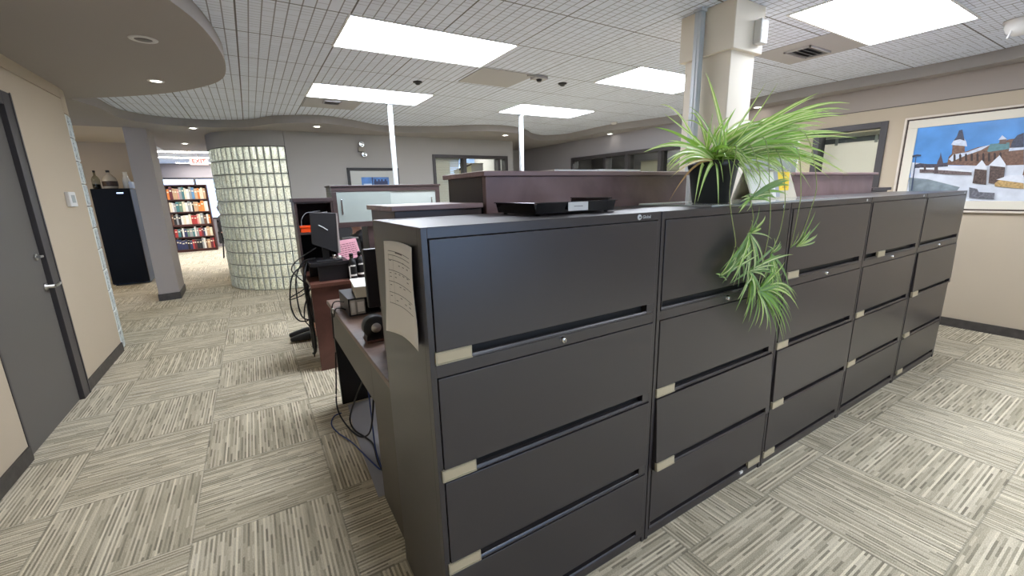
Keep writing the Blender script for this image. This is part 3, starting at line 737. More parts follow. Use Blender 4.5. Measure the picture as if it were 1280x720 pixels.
MB().box(cx-.05, cx+.06, 1.97, 2.075, DZ-.0002, DZ+.008).build('rubber_foot', mat('rust_rubber', (96, 58, 44), 0.6), t, 0.002)
t = thing('document_box', 'small black open front box holding two white bound stacks on the near desk', 'file box', (.50, 2.62, DZ))
bx0, bx1, by0, by1, bz0, bz1 = .405, .60, 2.50, 2.80, DZ, DZ+.105
mb = MB(); mb.box(bx0, bx1, by0, by1, bz0, bz0+.006); mb.box(bx0, bx1, by0, by1, bz1-.006, bz1); mb.box(bx0, bx0+.006, by0, by1, bz0+.006, bz1-.006); mb.box(bx1-.006, bx1, by0, by1, bz0+.006, bz1-.006); mb.box(bx0+.006, bx1-.006, by1-.006, by1, bz0+.006, bz1-.006)
mb.build('box_shell', BLACKP, t, 0.001)
for k, (a, b, c, lab) in enumerate([(.415, .446, (225, 220, 208), 'thin white bound stack, left one in the small black box'), (.449, .498, (176, 172, 162), 'thicker grey bound stack, right one in the small black box')]):
    t2 = thing('binder', lab, 'binder', ((a+b)/2, 2.65, DZ+.0065), 'bound stacks in the black box')
    MB().box(a, b, by0+.004, by1-.02, DZ+.0065, DZ+.094).build('binder_cover', mat('binder_board_%d' % k, c, 0.6), t2, 0.002)
    MB().box(a+.006, b-.006, by0+.0028, by0+.004, DZ+.02, DZ+.08).build('spine_label', WHITEP, t2)
t = thing('thick_book', 'thick white book lying on the small black box on the near desk', 'book', (.52, 2.6, bz1))
MB().prism([(.45,2.50),(.62,2.47),(.66,2.74),(.48,2.77)], bz1+.0005, bz1+.062).build('page_block', mat('cream_pages', (214, 208, 190), 0.8), t, 0.001)
MB().prism([(.445,2.495),(.625,2.463),(.665,2.745),(.475,2.777)], bz1+.062, bz1+.067).build('cover', WHITE, t, 0.001)
t = thing('cable', 'white ended black cables at the left corner of the near desk', 'cable', (.38, 2.7, DZ))
MB().tube(smooth_curve([(.405,2.64,DZ+.06),(.37,2.66,DZ+.065),(.356,2.72,DZ+.045),(.350,2.76,DZ+.01),(.345,2.77,DZ-.05),(.340,2.78,DZ-.2)], 5), .004, 6).build('cord', CABLEM, t)
MB().tube(smooth_curve([(.405,2.60,DZ+.02),(.375,2.62,DZ+.03),(.357,2.68,DZ+.012),(.344,2.70,DZ-.04)], 5), .004, 6).build('cord', CABLEM, t)
MB().box(.342, .353, 2.70, 2.73, DZ-.02, DZ+.012).build('plug', WHITE, t, 0.002)
def loose_cable(name, label, pts, r, m):
    o = MB().tube(smooth_curve(pts, 6), r, 6).build(name, m); tag(o, label, 'cable'); return o
loose_cable('cable', 'black cable looping down from the near desk over the chair mat edge', [(.40,2.2,.49),(.36,2.35,.30),(.345,2.55,.08),(.36,2.52,.012),(.40,2.40,.010),(.42,2.30,.010),(.40,2.1,.010),(.42,1.95,.010),(.50,1.90,.010)], .005, CABLEM)
loose_cable('cable', 'second black cable hanging by the black desk panel down to the mat', [(.355,2.91,.40),(.335,2.90,.2),(.315,2.86,.05),(.32,2.70,.010),(.36,2.45,.012),(.40,2.28,.10),(.41,2.15,.3),(.42,2.1,.5)], .005, CABLEM)
loose_cable('cable', 'blue network cable trailing on the carpet beside the near desk', [(.43,2.35,.50),(.43,2.32,.25),(.41,2.20,.05),(.40,2.05,.010),(.37,2.15,.009),(.32,2.40,.006),(.27,2.55,.006),(.25,2.68,.006),(.28,2.78,.006),(.33,2.80,.008)], .004, BLUEC)

# ================================================================ FAR DESK WITH OVERHEAD STORAGE
t = thing('desk', 'far mahogany desk carrying the computer monitor in front of the storage hutch', 'desk', (.95, 4.0, 0))
MB().box(.322, 1.75, 3.625, 4.34, .714, .744).build('desk_top', wood('mahogany_top', (86, 54, 44), (120, 80, 68), 0.35, (2, 12, 12)), t, 0.003)
MB().box(.322, 1.74, 3.645, 3.668, 0, .714).build('front_panel', FMAHO, t, 0.002)
MB().box(1.70, 1.74, 3.668, 4.33, 0, .714).build('end_panel', FMAHO, t, 0.002)
MB().box(.325, .365, 4.28, 4.325, 0, .714).build('leg', BLACKP, t, 0.002)
FZ = .7445
t = thing('storage_hutch', 'brown overhead storage hutch with frosted sliding glass doors and an open dark cubby', 'hutch', (.95, 4.2, FZ))
mb = MB(); y0, y1 = 4.05, 4.335
mb.box(.316, .334, y0, y1, FZ, 1.385); mb.box(.334, .605, y0, y1, 1.372, 1.385); mb.box(.605, .622, y0, y1, FZ, 1.385); mb.box(.334, .605, y0, y1, 1.108, 1.125); mb.box(.334, .605, y1-.012, y1, FZ, 1.372)
mb.build('cubby', ESP, t, 0.0015)
MB().box(.308, .622, y0-.012, y1, 1.385, 1.418).build('cubby_top', ESP, t, 0.002)
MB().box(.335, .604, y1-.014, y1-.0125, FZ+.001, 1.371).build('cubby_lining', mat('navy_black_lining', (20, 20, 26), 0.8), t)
mb = MB(); mb.box(.622, 1.632, y0-.006, y1, 1.148, 1.196); mb.box(.622, 1.632, y0-.006, y1, 1.463, 1.505); mb.box(.622, .662, y0-.006, y1, 1.196, 1.463); mb.box(1.590, 1.632, y0-.006, y1, 1.196, 1.463); mb.box(.662, 1.590, y1-.012, y1, 1.196, 1.463)
mb.build('overhead_frame', ESP, t, 0.002)
MB().box(.612, 1.642, y0-.014, y1+.004, 1.505, 1.520).build('overhead_top', ESP, t, 0.002)
FROST = mat('frosted_pale_glass', (156, 166, 162), 0.22, spec=0.5)
d = MB().box(.660, 1.14, y0-.002, y0+.004, 1.194, 1.465).build('sliding_glass_door', FROST, t)
MB().box(.692, .704, y0-.012, y0-.002, 1.265, 1.400).build('door_handle', CHROME, d, 0.002)
d = MB().box(1.125, 1.592, y0+.008, y0+.014, 1.194, 1.465).build('sliding_glass_door', mat('frosted_paler_glass', (178, 186, 182), 0.22, spec=0.5), t)
MB().box(1.540, 1.552, y0-.002, y0+.008, 1.265, 1.400).build('door_handle', CHROME, d, 0.002)
MB().box(.905, .955, y0+.02, y1, FZ, 1.148).build('support_panel', ESP, t, 0.002)
MB().box(1.59, 1.63, y0+.02, y1, FZ, 1.148).build('support_panel', ESP, t, 0.002)

t = thing('storage_bin', 'bright orange open bin on the cubby shelf behind the monitor', 'bin', (.42, 4.16, 1.125))
mb = MB(); bx = (.345, .50, 4.075, 4.25)
mb.hexa([(bx[0]+.008,bx[2]+.008,1.1255),(bx[1]-.008,bx[2]+.008,1.1255),(bx[1]-.008,bx[3]-.008,1.1255),(bx[0]+.008,bx[3]-.008,1.1255)], [(bx[0]+.007,bx[2]+.007,1.130),(bx[1]-.007,bx[2]+.007,1.130),(bx[1]-.007,bx[3]-.007,1.130),(bx[0]+.007,bx[3]-.007,1.130)])
for a, b, c, e in ((bx[0],bx[1],bx[2],bx[2]+.004),(bx[0],bx[1],bx[3]-.004,bx[3]),(bx[0],bx[0]+.004,bx[2],bx[3]),(bx[1]-.004,bx[1],bx[2],bx[3])): mb.box(a, b, c, e, 1.127, 1.178)
mb.build('bin_shell', mat('bright_orange_plastic', (255, 84, 24), 0.4), t, 0.002)
MB().box(.338, .507, 4.068, 4.074, 1.166, 1.184).build('bin_rim', mat('bright_orange_plastic', (255, 84, 24), 0.4), t, 0.002)
def curled(name, label, pts, wdir, m):
    P = smooth_curve(pts, 6); w = Vector(wdir); mb = MB(); N = len(P)
    mb.add([p for p in P]+[p+w for p in P], [(i, i+1, N+i+1, N+i) for i in range(N-1)], 0, True)
    o = mb.build(name, m); s = o.modifiers.new('thickness', 'SOLIDIFY'); s.thickness = 0.003; tag(o, label, 'papers'); return o
curled('curled_folder', 'pale curled plastic folder standing in the orange bin, left one', [(.355,4.10,1.160),(.362,4.10,1.235),(.400,4.10,1.288),(.455,4.10,1.300),(.52,4.10,1.306)], (.01, .10, 0), mat('pale_blue_white_sleeve', (196, 200, 212), 0.35))
curled('curled_folder', 'grey curled plastic folder leaning behind the monitor, right one', [(.42,4.09,1.150),(.455,4.085,1.235),(.51,4.08,1.285),(.575,4.08,1.300)], (.005, .08, -.03), mat('grey_sleeve', (158, 160, 164), 0.35))

# monitor on its riser
t = thing('monitor_riser', 'black open ended riser box under the far computer monitor', 'monitor riser', (.53, 3.85, FZ))
mb = MB(); mb.box(.345, .645, 3.70, 4.02, .872, .900); mb.box(.400, .645, 3.715, 3.735, FZ, .872); mb.box(.62, .64, 3.735, 4.01, FZ, .872); mb.box(.36, .62, 3.99, 4.01, FZ, .872)
mb.build('riser_shell', mat('black_ash_laminate', (34, 33, 36), 0.4), t, 0.002)
t = thing('computer_monitor', 'black far computer monitor turned away on the black riser', 'monitor', (.50, 3.86, .90))
MB().hexa([(.388,3.800,1.048),(.582,3.772,.955),(.600,3.800,.955),(.40,3.835,1.048)], [(.398,3.800,1.305),(.596,3.780,1.292),(.606,3.808,1.292),(.408,3.835,1.305)]).build('screen_shell', mat('dark_grey_plastic', (38, 38, 42), 0.5), t, 0.004)
MB().hexa([(.580,3.768,.958),(.590,3.768,.958),(.604,3.800,.958),(.594,3.802,.958)], [(.596,3.776,1.290),(.606,3.776,1.290),(.612,3.808,1.290),(.602,3.810,1.290)]).build('screen_edge', mat('silver_bezel', (148, 140, 138), 0.4), t)
MB().tube([(.455,3.792,1.200),(.490,3.787,1.178),(.520,3.782,1.155)], .004, 6).build('cable_clip', ALU, t)
MB().box(.465, .515, 3.815, 3.845, .905, 1.10).build('stand_neck', BLACKP, t, 0.003)
MB().prism([(.40,3.74),(.60,3.72),(.63,3.93),(.43,3.95)], .9005, .912).build('stand_base', mat('dark_grey_plastic', (38, 38, 42), 0.5), t, 0.003)
t = thing('desk_gadget', 'small silver and white gadget on the riser behind the monitor stand', 'gadget', (.56, 3.80, .912))
MB().lathe([(.018,0),(.02,.01),(.014,.03),(.017,.035),(.001,.04)], (.545,3.765,.9125), 14).build('gadget_body', CHROME, t)
MB().lathe([(.012,0),(.016,.02),(.001,.03)], (.585,3.765,.9125), 14).build('gadget_cap', WHITE, t)
t = thing('copy_holder', 'pink printed sheet propped upright on the far desk beside the monitor', 'notice', (.68, 3.86, FZ))
P = [Vector((.615,4.026,.844)), Vector((.815,4.026,.882)), Vector((.782,4.034,1.048)), Vector((.616,4.034,1.032))]
mb = MB(); nb = Vector((0,.003,.002)); mb.hexa([P[0],P[1],P[1]+nb,P[0]+nb],[P[3],P[2],P[2]+nb,P[3]+nb]); mb.build('pink_sheet', mat('pink_paper', (236, 176, 190), 0.8), t)
mb = MB()
rr = random.Random(4)
for k in range(7):
    w = .16+.105*k; u = .10
    while u < .88:
        l = rr.uniform(.05, .16); u2 = min(.9, u+l)
        def Q(u, w): return (P[0]*(1-u)+P[1]*u)*(1-w)+(P[3]*(1-u)+P[2]*u)*w+Vector((0,-.0012,-.0004))
        mb.add([Q(u,w),Q(u2,w),Q(u2,w+.028),Q(u,w+.028)], [(0,1,2,3)]); u = u2+.03
mb.build('printed_lines', mat('maroon_ink', (122, 58, 76), 0.8), t)
mb = MB(); mb.hexa([(.66,4.032,FZ),(.76,4.032,FZ),(.76,4.056,FZ),(.66,4.056,FZ)],[(.67,4.036,1.0),(.75,4.036,1.0),(.75,4.042,1.0),(.67,4.042,1.0)]); mb.build('easel_back', BLACKP, t)
def pbottle(x, y, h, r, label):
    t = thing('pump_bottle', label, 'bottle', (x, y, FZ), 'black bottles beside the riser')
    MB().lathe([(r*.95,0),(r,.006),(r,h*.62),(r*.85,h*.72),(r*.42,h*.80),(r*.40,h*.84)], (x,y,FZ), 20).build('bottle_body', BLACKP, t)
    MB().lathe([(r*.48,h*.84),(r*.48,h*.97),(r*.3,h)], (x,y,FZ), 14).build('bottle_cap', BLACKG, t)
    mb = MB()
    pts = arc(x, y, r+.0008, 210, 320, 10)
    for i in range(10): mb.add([(pts[i][0],pts[i][1],FZ+h*.12),(pts[i+1][0],pts[i+1][1],FZ+h*.12),(pts[i+1][0],pts[i+1][1],FZ+h*.19),(pts[i][0],pts[i][1],FZ+h*.19)], [(0,1,2,3)])
    for i in range(2,9): mb.add([(pts[i][0],pts[i][1],FZ+h*.50),(pts[i+1][0],pts[i+1][1],FZ+h*.50),(pts[i+1][0],pts[i+1][1],FZ+h*(.54+.02*(i%2))),(pts[i][0],pts[i][1],FZ+h*(.54+.02*(i%2)))], [(0,1,2,3)])
    mb.build('label', WHITEP, t)
pbottle(.662, 3.68, .215, .034, 'black bottle with white lettering beside the riser, left one')
pbottle(.735, 3.715, .222, .034, 'black bottle just right of the lettered bottle beside the riser')
o = MB().tube([(.634,3.655,FZ+.012),(.634,3.655,FZ+.11)], .006, 8).build('marker_pen', WHITE); tag(o, 'white pen standing against the left black bottle', 'pen')
o = MB().prism([(.79,3.66),(.95,3.65),(.97,3.78),(.80,3.79)], FZ+.0005, FZ+.012).build('paper_stack', WHITEP); tag(o, 'stack of white sheets on the far desk right of the black bottles', 'papers')
t = thing('computer_mouse', 'grey rounded mouse on the far desk behind the bottles', 'mouse', (.83, 3.86, FZ))
MB().lathe([(.045,.0005),(.05,.012),(.04,.035),(.001,.045)], (.83,3.86,FZ), 18).build('mouse_shell', mat('grey_plastic', (96, 96, 98), 0.4), t)
MB().lathe([(.006,-.004),(.008,.004)], (.83,3.83,FZ+.04), 10, axis='x').build('scroll_wheel', BLACKP, t)
t = thing('desk_telephone', 'dark telephone with a pale handset edge under the overhead hutch', 'telephone', (.76, 4.15, FZ))
MB().hexa([(.66,4.09,FZ),(.84,4.09,FZ),(.84,4.26,FZ),(.66,4.26,FZ)],[(.66,4.14,1.03),(.84,4.14,1.03),(.84,4.26,1.04),(.66,4.26,1.04)]).build('phone_base', BLACKP, t, 0.004)
MB().tube([(.68,4.12,1.046),(.75,4.12,1.052),(.825,4.12,1.043)], .010, 8).build('handset', mat('light_grey_plastic', (150, 150, 150), 0.4), t)

# cable tangle at the far desk's left side
def far_cable(label, pts, r=.006):
    o = MB().tube(smooth_curve(pts, 6), r, 6).build('cable', CABLEM); tag(o, label, 'cable', 'black cables hanging beside the far desk')
far_cable('outermost black cable loop hanging left of the far desk', [(.40,3.95,.91),(.30,3.90,.86),(.22,3.85,.80),(.18,3.82,.66),(.175,3.82,.52),(.215,3.82,.42),(.29,3.86,.40),(.315,3.95,.46)])
far_cable('second black cable loop hanging left of the far desk', [(.41,3.93,.915),(.31,3.86,.90),(.24,3.82,.78),(.225,3.80,.60),(.24,3.80,.46),(.29,3.82,.415),(.313,3.9,.44)])
far_cable('coiled black cable ring hanging left of the far desk', [(.31,3.80,.70),(.25,3.79,.665),(.19,3.80,.635),(.17,3.82,.61),(.20,3.84,.605),(.26,3.83,.625),(.305,3.80,.66)], .005)
far_cable('thick black cable bundle dropping along the far desk leg', [(.345,3.90,.90),(.30,3.80,.78),(.295,3.76,.60),(.305,3.75,.42),(.315,3.80,.25),(.318,3.95,.08),(.312,4.1,.012)], .012)
far_cable('thin black cable crossing the far desk side', [(.33,3.74,.70),(.27,3.73,.56),(.255,3.74,.44),(.285,3.76,.37),(.30,3.80,.30),(.31,4.0,.015)], .005)
far_cable('black cable curling out behind the monitor', [(.43,3.93,1.0),(.34,3.88,.96),(.25,3.82,.91),(.215,3.80,.85),(.26,3.80,.78),(.31,3.80,.72)], .005)

# ================================================================ PEOPLE
SKIN = mat('skin', (236, 188, 168), 0.5)
def skin_obj(name, J, E_, material, parent, sub=2, root=0):
    me = bpy.data.meshes.new(name); me.from_pydata([Vector(p)-ORG[parent.name] for p, r in J], E_, []); me.materials.append(material)
    o = bpy.data.objects.new(name, me); C.objects.link(o); o.parent = parent; ORG[o.name] = ORG[parent.name].copy()
    sk = o.modifiers.new('skin', 'SKIN'); sk.use_smooth_shade = True
    if not me.skin_vertices: pass
    for i, (p, r) in enumerate(J):
        sv = me.skin_vertices[0].data[i]; sv.radius = (r, r) if not isinstance(r, tuple) else r; sv.use_root = (i == root)
    ss = o.modifiers.new('sub', 'SUBSURF'); ss.levels = sub; ss.render_levels = sub
    return o
def person(label, org, jacket, trouser, sock, yaw=0.0, hairc=(40, 32, 28), seat_h=.47):
    """seated figure, built facing -X about its hips, then placed"""
    t = thing('person', label, 'person', org)
    ca, sa = math.cos(yaw), math.sin(yaw); O = Vector(org)
    def p(x, y, z): return O+Vector((ca*x-sa*y, sa*x+ca*y, z))
    H = seat_h+.08
    J = [(p(0,0,H),.13),(p(.0,0,H+.16),.12),(p(.01,0,H+.33),.135),(p(.01,0,H+.46),.085),(p(-.01,0,H+.53),.055),(p(-.035,0,H+.585),.062),(p(-.05,0,H+.66),.083),(p(-.045,0,H+.735),.078),(p(-.04,0,H+.775),.05)]
    E_ = [(i, i+1) for i in range(8)]
    for s in (-1, 1):
        b = len(J)
        J += [(p(0,.09*s,H-.01),.095),(p(-.23,.10*s,H+.01),.085),(p(-.45,.10*s,H),.066),(p(-.50,.09*s,.30),.056),(p(-.55,.08*s,.12),.042),(p(-.57,.08*s,.055),.045),(p(-.66,.08*s,.040),.040),(p(-.76,.08*s,.030),.026)]
        E_ += [(0,b)]+[(b+i,b+i+1) for i in range(7)]
        b = len(J)
        J += [(p(.01,.17*s,H+.41),.062),(p(.02,.22*s,H+.27),.050),(p(.0,.235*s,H+.13),.044),(p(-.12,.20*s,H+.15),.040),(p(-.23,.14*s,H+.20),.030),(p(-.30,.11*s,H+.22),.030),(p(-.335,.10*s,H+.225),.022)]
        E_ += [(3,b)]+[(b+i,b+i+1) for i in range(6)]
        hb = b+5
        for k in range(4):
            f = len(J); yy = .10*s+(k-1.5)*.019
            J += [(p(-.355,yy,H+.225),.009),(p(-.385,yy,H+.215),.0085),(p(-.405,yy,H+.195+.004*(k%2)),.0075)]
            E_ += [(hb+1,f),(f,f+1),(f+1,f+2)]
        f = len(J); J += [(p(-.315,.10*s-s*.04,H+.225),.011),(p(-.345,.10*s-s*.055,H+.22),.009)]; E_ += [(hb,f),(f,f+1)]
    body = skin_obj('body', J, E_, SKIN, t)
    # face
    mb = MB(); mb.hexa([p(-.128,-.012,H+.645),p(-.128,.012,H+.645),p(-.12,.012,H+.640),p(-.12,-.012,H+.640)],[p(-.122,-.007,H+.69),p(-.122,.007,H+.69),p(-.115,.007,H+.69),p(-.115,-.007,H+.69)])
    mb.build('nose', SKIN, t, 0.003)
    mb = MB()
    for s in (-1, 1): mb.lathe([(.001,-.006),(.008,-.003),(.009,0),(.001,.004)], p(-.118,.03*s,H+.695), 10, axis='x')
    mb.build('eyes', mat('dark_eyes', (36, 28, 24), 0.3), t)
    mb = MB(); mb.box(*[f(a) for a in (0,) for f in (lambda a: p(-.125,0,0).x-.003, lambda a: p(-.125,0,0).x+.006)], p(-.12,0,0).y-.018, p(-.12,0,0).y+.018, O.z+H+.615, O.z+H+.623); mb.build('mouth', mat('lips', (168, 96, 88), 0.5), t, 0.002)
    mb = MB()
    for s in (-1, 1): mb.lathe([(.001,-.006),(.018,-.004),(.022,.002),(.012,.008)], p(-.04,.084*s,H+.67), 12, axis='y')
    mb.build('ears', SKIN, t)
    hj = [(p(-.02,0,H+.72),.088),(p(-.03,0,H+.775),.072),(p(.03,0,H+.66),.062),(p(.035,0,H+.60),.045)]
    skin_obj('hair', hj, [(0,1),(0,2),(2,3)], mat('hair_%d' % hairc[0], hairc, 0.6), t)
    # clothes
    jj = [(p(0,0,H-.02),.15),(p(0,0,H+.16),.142),(p(.01,0,H+.33),.155),(p(.01,0,H+.46),.108),(p(.018,0,H+.55),.080)]
    je = [(0,1),(1,2),(2,3),(3,4)]
    for s in (-1, 1):
        b = len(jj); jj += [(p(.01,.17*s,H+.41),.078),(p(.02,.22*s,H+.27),.066),(p(.0,.235*s,H+.13),.060),(p(-.12,.20*s,H+.15),.054),(p(-.215,.148*s,H+.195),.046)]
        je += [(3,b)]+[(b+i,b+i+1) for i in range(4)]
    skin_obj('jacket', jj, je, jacket, t)
    tj = [(p(0,0,H-.03),.145)]; te = []
    for s in (-1, 1):
        b = len(tj); tj += [(p(0,.09*s,H-.015),.108),(p(-.23,.10*s,H+.005),.098),(p(-.45,.10*s,H-.003),.080),(p(-.50,.09*s,.30),.070),(p(-.54,.083*s,.16),.062)]
        te += [(0,b)]+[(b+i,b+i+1) for i in range(4)]
    skin_obj('trousers', tj, te, trouser, t)
    for s in (-1, 1):
        skin_obj('sock', [(p(-.545,.081*s,.15),.050),(p(-.562,.08*s,.085),.052)], [(0,1)], sock, t, 1)
        skin_obj('shoe', [(p(-.555,.08*s,.050),(.048,.050)),(p(-.64,.08*s,.048),(.048,.046)),(p(-.73,.08*s,.038),(.044,.034)),(p(-.80,.08*s,.030),(.034,.024))], [(0,1),(1,2),(2,3)], BLACKP, t)
    return t
def office_chair(x, y, label, yaw=0.0, m=None):
    t = thing('office_chair', label, 'chair', (x, y, 0), rz=yaw)
    m = m or mat('chair_black_fabric', (30, 30, 33), 0.8)
    def B(mb, n, mm, bv=0.0):
        return mb.build(n, mm, t, bv, local=True)
    B(MB().prism(arc(0,0,.26,0,360,20)[:-1], .385, .42), 'seat', m, 0.012)
    B(MB().hexa([(.24,-.21,.50),(.27,-.21,.50),(.27,.21,.50),(.24,.21,.50)],[(.29,-.19,.92),(.32,-.19,.92),(.32,.19,.92),(.29,.19,.92)]), 'backrest', m, 0.012)
    B(MB().tube([(.10,0,.38),(.26,0,.39),(.30,0,.55)], .02, 8), 'back_bar', BLACKP)
    B(MB().lathe([(.03,.07),(.03,.22),(.022,.22),(.022,.385)], (0,0,0), 14), 'gas_lift', BLACKP)
    mb = MB()
    for k in range(5):
        a = 2*PI*k/5+.4; mb.tube([(0,0,.09),(.15*math.cos(a),.15*math.sin(a),.085),(.29*math.cos(a),.29*math.sin(a),.065)], .02, 8, r1=.013)
    B(mb, 'star_base', BLACKP)
    for k in range(5):
        a = 2*PI*k/5+.4; B(MB().lathe([(.028,-.012),(.03,0),(.028,.012)], (.29*math.cos(a),.29*math.sin(a),.030), 14, axis='y'), 'caster', BLACKP)
    return t
office_chair(.98, 4.66, 'black office chair under the seated person behind the far desk')
person('seated person in a black jacket and black shoes mostly hidden behind the overhead hutch', (.955, 4.66, 0), mat('black_jacket', (38, 40, 44), 0.7, var=.5, vscale=18), mat('charcoal_trousers', (44, 43, 45), 0.8), mat('grey_sock', (168, 160, 152), 0.8), 0.0)
t = thing('stool', 'dark round stool under the distant person near the bookcase', 'stool', (-.62, 12.7, 0))
MB().lathe([(.16,.385),(.17,.39),(.17,.405),(.16,.41)], (-.62,12.7,0), 20).build('seat', BLACKP, t)
for k in range(4):
    a = PI/4+k*PI/2; MB().tube([(-.62+.12*math.cos(a),12.7+.12*math.sin(a),.386),(-.62+.17*math.cos(a),12.7+.17*math.sin(a),.0)], .012, 8).build('leg', BLACKP, t)
person('distant person in dark clothes partly hidden by the glass block wall near the bookcase', (-.62, 12.7, 0), mat('dark_top', (34, 30, 34), 0.8), mat('charcoal_trousers', (44, 43, 45), 0.8), mat('grey_sock', (168, 160, 152), 0.8), PI, (70, 58, 52), .44)

# ================================================================ ALCOVE: REFRIGERATOR AND JARS
t = thing('refrigerator', 'tall glossy black refrigerator in the alcove left of the hall column', 'refrigerator', (-1.96, 10.0, 0))
MB().box(-2.212, -1.715, 9.74, 10.32, 0.012, 1.648).build('cabinet_body', mat('fridge_side_reflection', (120, 130, 146), 0.25), t, 0.008)  # pale blue body colour paints in the window reflection on its side
d = MB().box(-2.214, -1.713, 9.675, 9.738, 0.03, 1.652).build('door', mat('satin_black_door', (3, 3, 4), 0.5, spec=.15), t, 0.01)
MB().box(-1.892, -1.806, 9.6735, 9.6752, 1.566, 1.584).build('name_plate', CHROME, d)
mb = MB()
for fx in (-2.18, -1.75):
    for fy in (9.78, 10.28): mb.lathe([(.02,0),(.02,.013)], (fx,fy,0), 10)
mb.build('feet', BLACKP, t)
FT = 1.6525
def jar(name, cat, label, x, y, prof, m, cap=None, fill=None):
    t = thing(name, label, cat, (x, y, FT), 'vessels on top of the refrigerator')
    MB().lathe(prof, (x, y, FT), 22).build('vessel_body', m, t)
    if cap: MB().lathe(cap, (x, y, FT), 16).build('cap', BLACKP, t)
    if fill: MB().lathe(fill[0], (x, y, FT), 18).build('contents', fill[1], t)
    return t
CLR = pane_mat('jar_glass', (214, 216, 208), 0.02)
jar('glass_bottle', 'bottle', 'slim clear bottle with dark contents at the left on the refrigerator', -2.16, 9.88, [(.05,.001),(.055,.01),(.055,.15),(.04,.19),(.016,.22),(.014,.285)], CLR, [(.017,.27),(.017,.30)], ([(.05,.004),(.05,.075)], mat('dark_liquid', (20,16,14), .3)))
jar('glass_jug', 'jug', 'big pale glass jug with a dark patch and black cap on the refrigerator', -1.99, 9.90, [(.085,.001),(.10,.02),(.102,.13),(.085,.18),(.04,.235),(.022,.25),(.022,.275)], mat('milky_glass', (188, 178, 160), 0.2), [(.026,.27),(.026,.305)], ([(.1035,.04),(.1045,.06),(.1045,.11),(.1035,.125)], mat('dark_brown_label', (60, 44, 34), .5, var=.8, vscale=25)))
jar('milk_bottle', 'bottle', 'white milk bottle at the right on the refrigerator', -1.79, 10.0, [(.05,.001),(.055,.01),(.055,.13),(.042,.18),(.03,.21),(.03,.27),(.036,.275),(.036,.285)], mat('milk_white', (222, 218, 204), 0.25))
o = MB().prism([(-1.74,9.82),(-1.69,9.82),(-1.69,9.98),(-1.74,9.98)], FT-.0012, FT+.115).build('small_carton', mat('pale_blue_carton', (186, 196, 210), 0.5)); tag(o, 'small pale blue carton at the right corner on top of the refrigerator', 'carton')
o.modifiers.new('bevel', 'BEVEL').width = .004

# ================================================================ FAR BOOK ROOM
t = thing('bookcase', 'tall dark wooden bookcase full of books in the far room', 'bookcase', (-1.45, 15.0, 0))
BX0, BX1, BYF, BYB = -1.93, -.975, 14.88, 15.18
BKW = wood('bookcase_wood', (58, 30, 28), (84, 44, 38), 0.4, (2, 2, 10))
for nm, b in (('side_panel', (BX0, BX0+.03)), ('side_panel', (BX1-.03, BX1))): MB().box(b[0], b[1], BYF, BYB, 0, 1.82).build(nm, BKW, t)
MB().box(BX0, BX1, BYF-.01, BYB, 1.82, 1.85).build('top_board', BKW, t)
MB().box(BX0+.03, BX1-.03, BYB-.012, BYB, .0, 1.82).build('back_panel', BKW, t)
shelf_z = [.07, .42, .765, 1.115, 1.455]
for k, z in enumerate(shelf_z): MB().box(BX0+.03, BX1-.03, BYF, BYB-.012, z-(.05 if k == 2 else .028), z).build('shelf', BKW, t)
MB().box(BX0+.03, BX1-.03, BYF+.01, BYF+.03, 0, .042).build('plinth', BKW, t)
cols = {'cream':(224,212,184),'white':(226,224,218),'grey':(150,152,150),'tan':(196,160,122),'orange':(226,132,62),'red':(176,58,56),'maroon':(104,44,50),'navy':(50,56,92),'blue':(90,140,180),'teal':(70,120,122),'green':(106,132,112),'black':(36,34,38),'brown':(112,78,58),'pink':(214,150,140)}
pal = [['navy','navy','navy','navy','black','navy','red','maroon','black','black','grey','white','brown','tan','maroon','red'],
       ['red','teal','black','white','navy','green','grey','teal','white','grey','red','maroon','navy','white','tan','cream'],
       ['brown','black','grey','black','white','cream','white','cream','red','red','pink','cream','grey','brown','white','orange'],
       ['cream','white','grey','teal','green','cream','white','grey','white','black','tan','tan','orange','orange','cream','white'],
       ['orange','maroon','tan','tan','pink','grey','teal','cream','white','grey','blue','tan','orange','cream','cream','tan']]
ordn = ['first','second','third','fourth','fifth','sixth','seventh','eighth','ninth','tenth']
shn = ['bottom','fourth','middle','second','top']
rb = random.Random(11)
books = {}
for k, z in enumerate(shelf_z):
    x = BX0+.036; q = list(pal[k]); seen = {}; j = 0
    avail = (shelf_z[k+1]-(.05 if k+1 == 2 else .028) if k < 4 else 1.82)-z
    room = BX1-.036-x; ws = [rb.uniform(.032, .072) for _ in q]; sc = room*.985/sum(ws)
    for c, w in zip(q, ws):
        w *= sc; h = avail*rb.uniform(.72, .93); d = rb.uniform(.17, .22)
        seen[c] = seen.get(c, 0)+1
        lab = '%s %s spined book from the left on the %s shelf of the far bookcase' % (ordn[seen[c]-1], c, shn[k])
        b = thing('book', lab, 'book', (x+w/2, BYF+.02, z+.0005), 'books in the far bookcase')
        MB().box(-w/2+.001, w/2-.001, 0, d, 0, h).build('cover', mat('book_'+c, cols[c], .6), b, 0.003, local=True)
        MB().box(-w/2+.004, w/2-.004, .004, d-.004, h, h+.002).build('pages', mat('cream_pages', (214, 208, 190), 0.8), b, local=True)
        mb = MB(); mb.box(-w*.30, w*.30, -.0012, 0, h*.64, h*.76); mb.build('spine_label', mat('spine_label_ink', (232, 222, 196) if sum(cols[c]) < 400 else (92, 74, 64), .6), b, local=True)
        x += w
t = thing('exit_sign', 'pinkish lit exit sign hanging from the far room ceiling', 'exit sign', (-.90, 12.5, 2.46))
MB().box(-1.05, -.70, 12.47, 12.53, 2.22, 2.38).build('sign_box', mat('sign_white', (232, 206, 200), .5), t, 0.004)
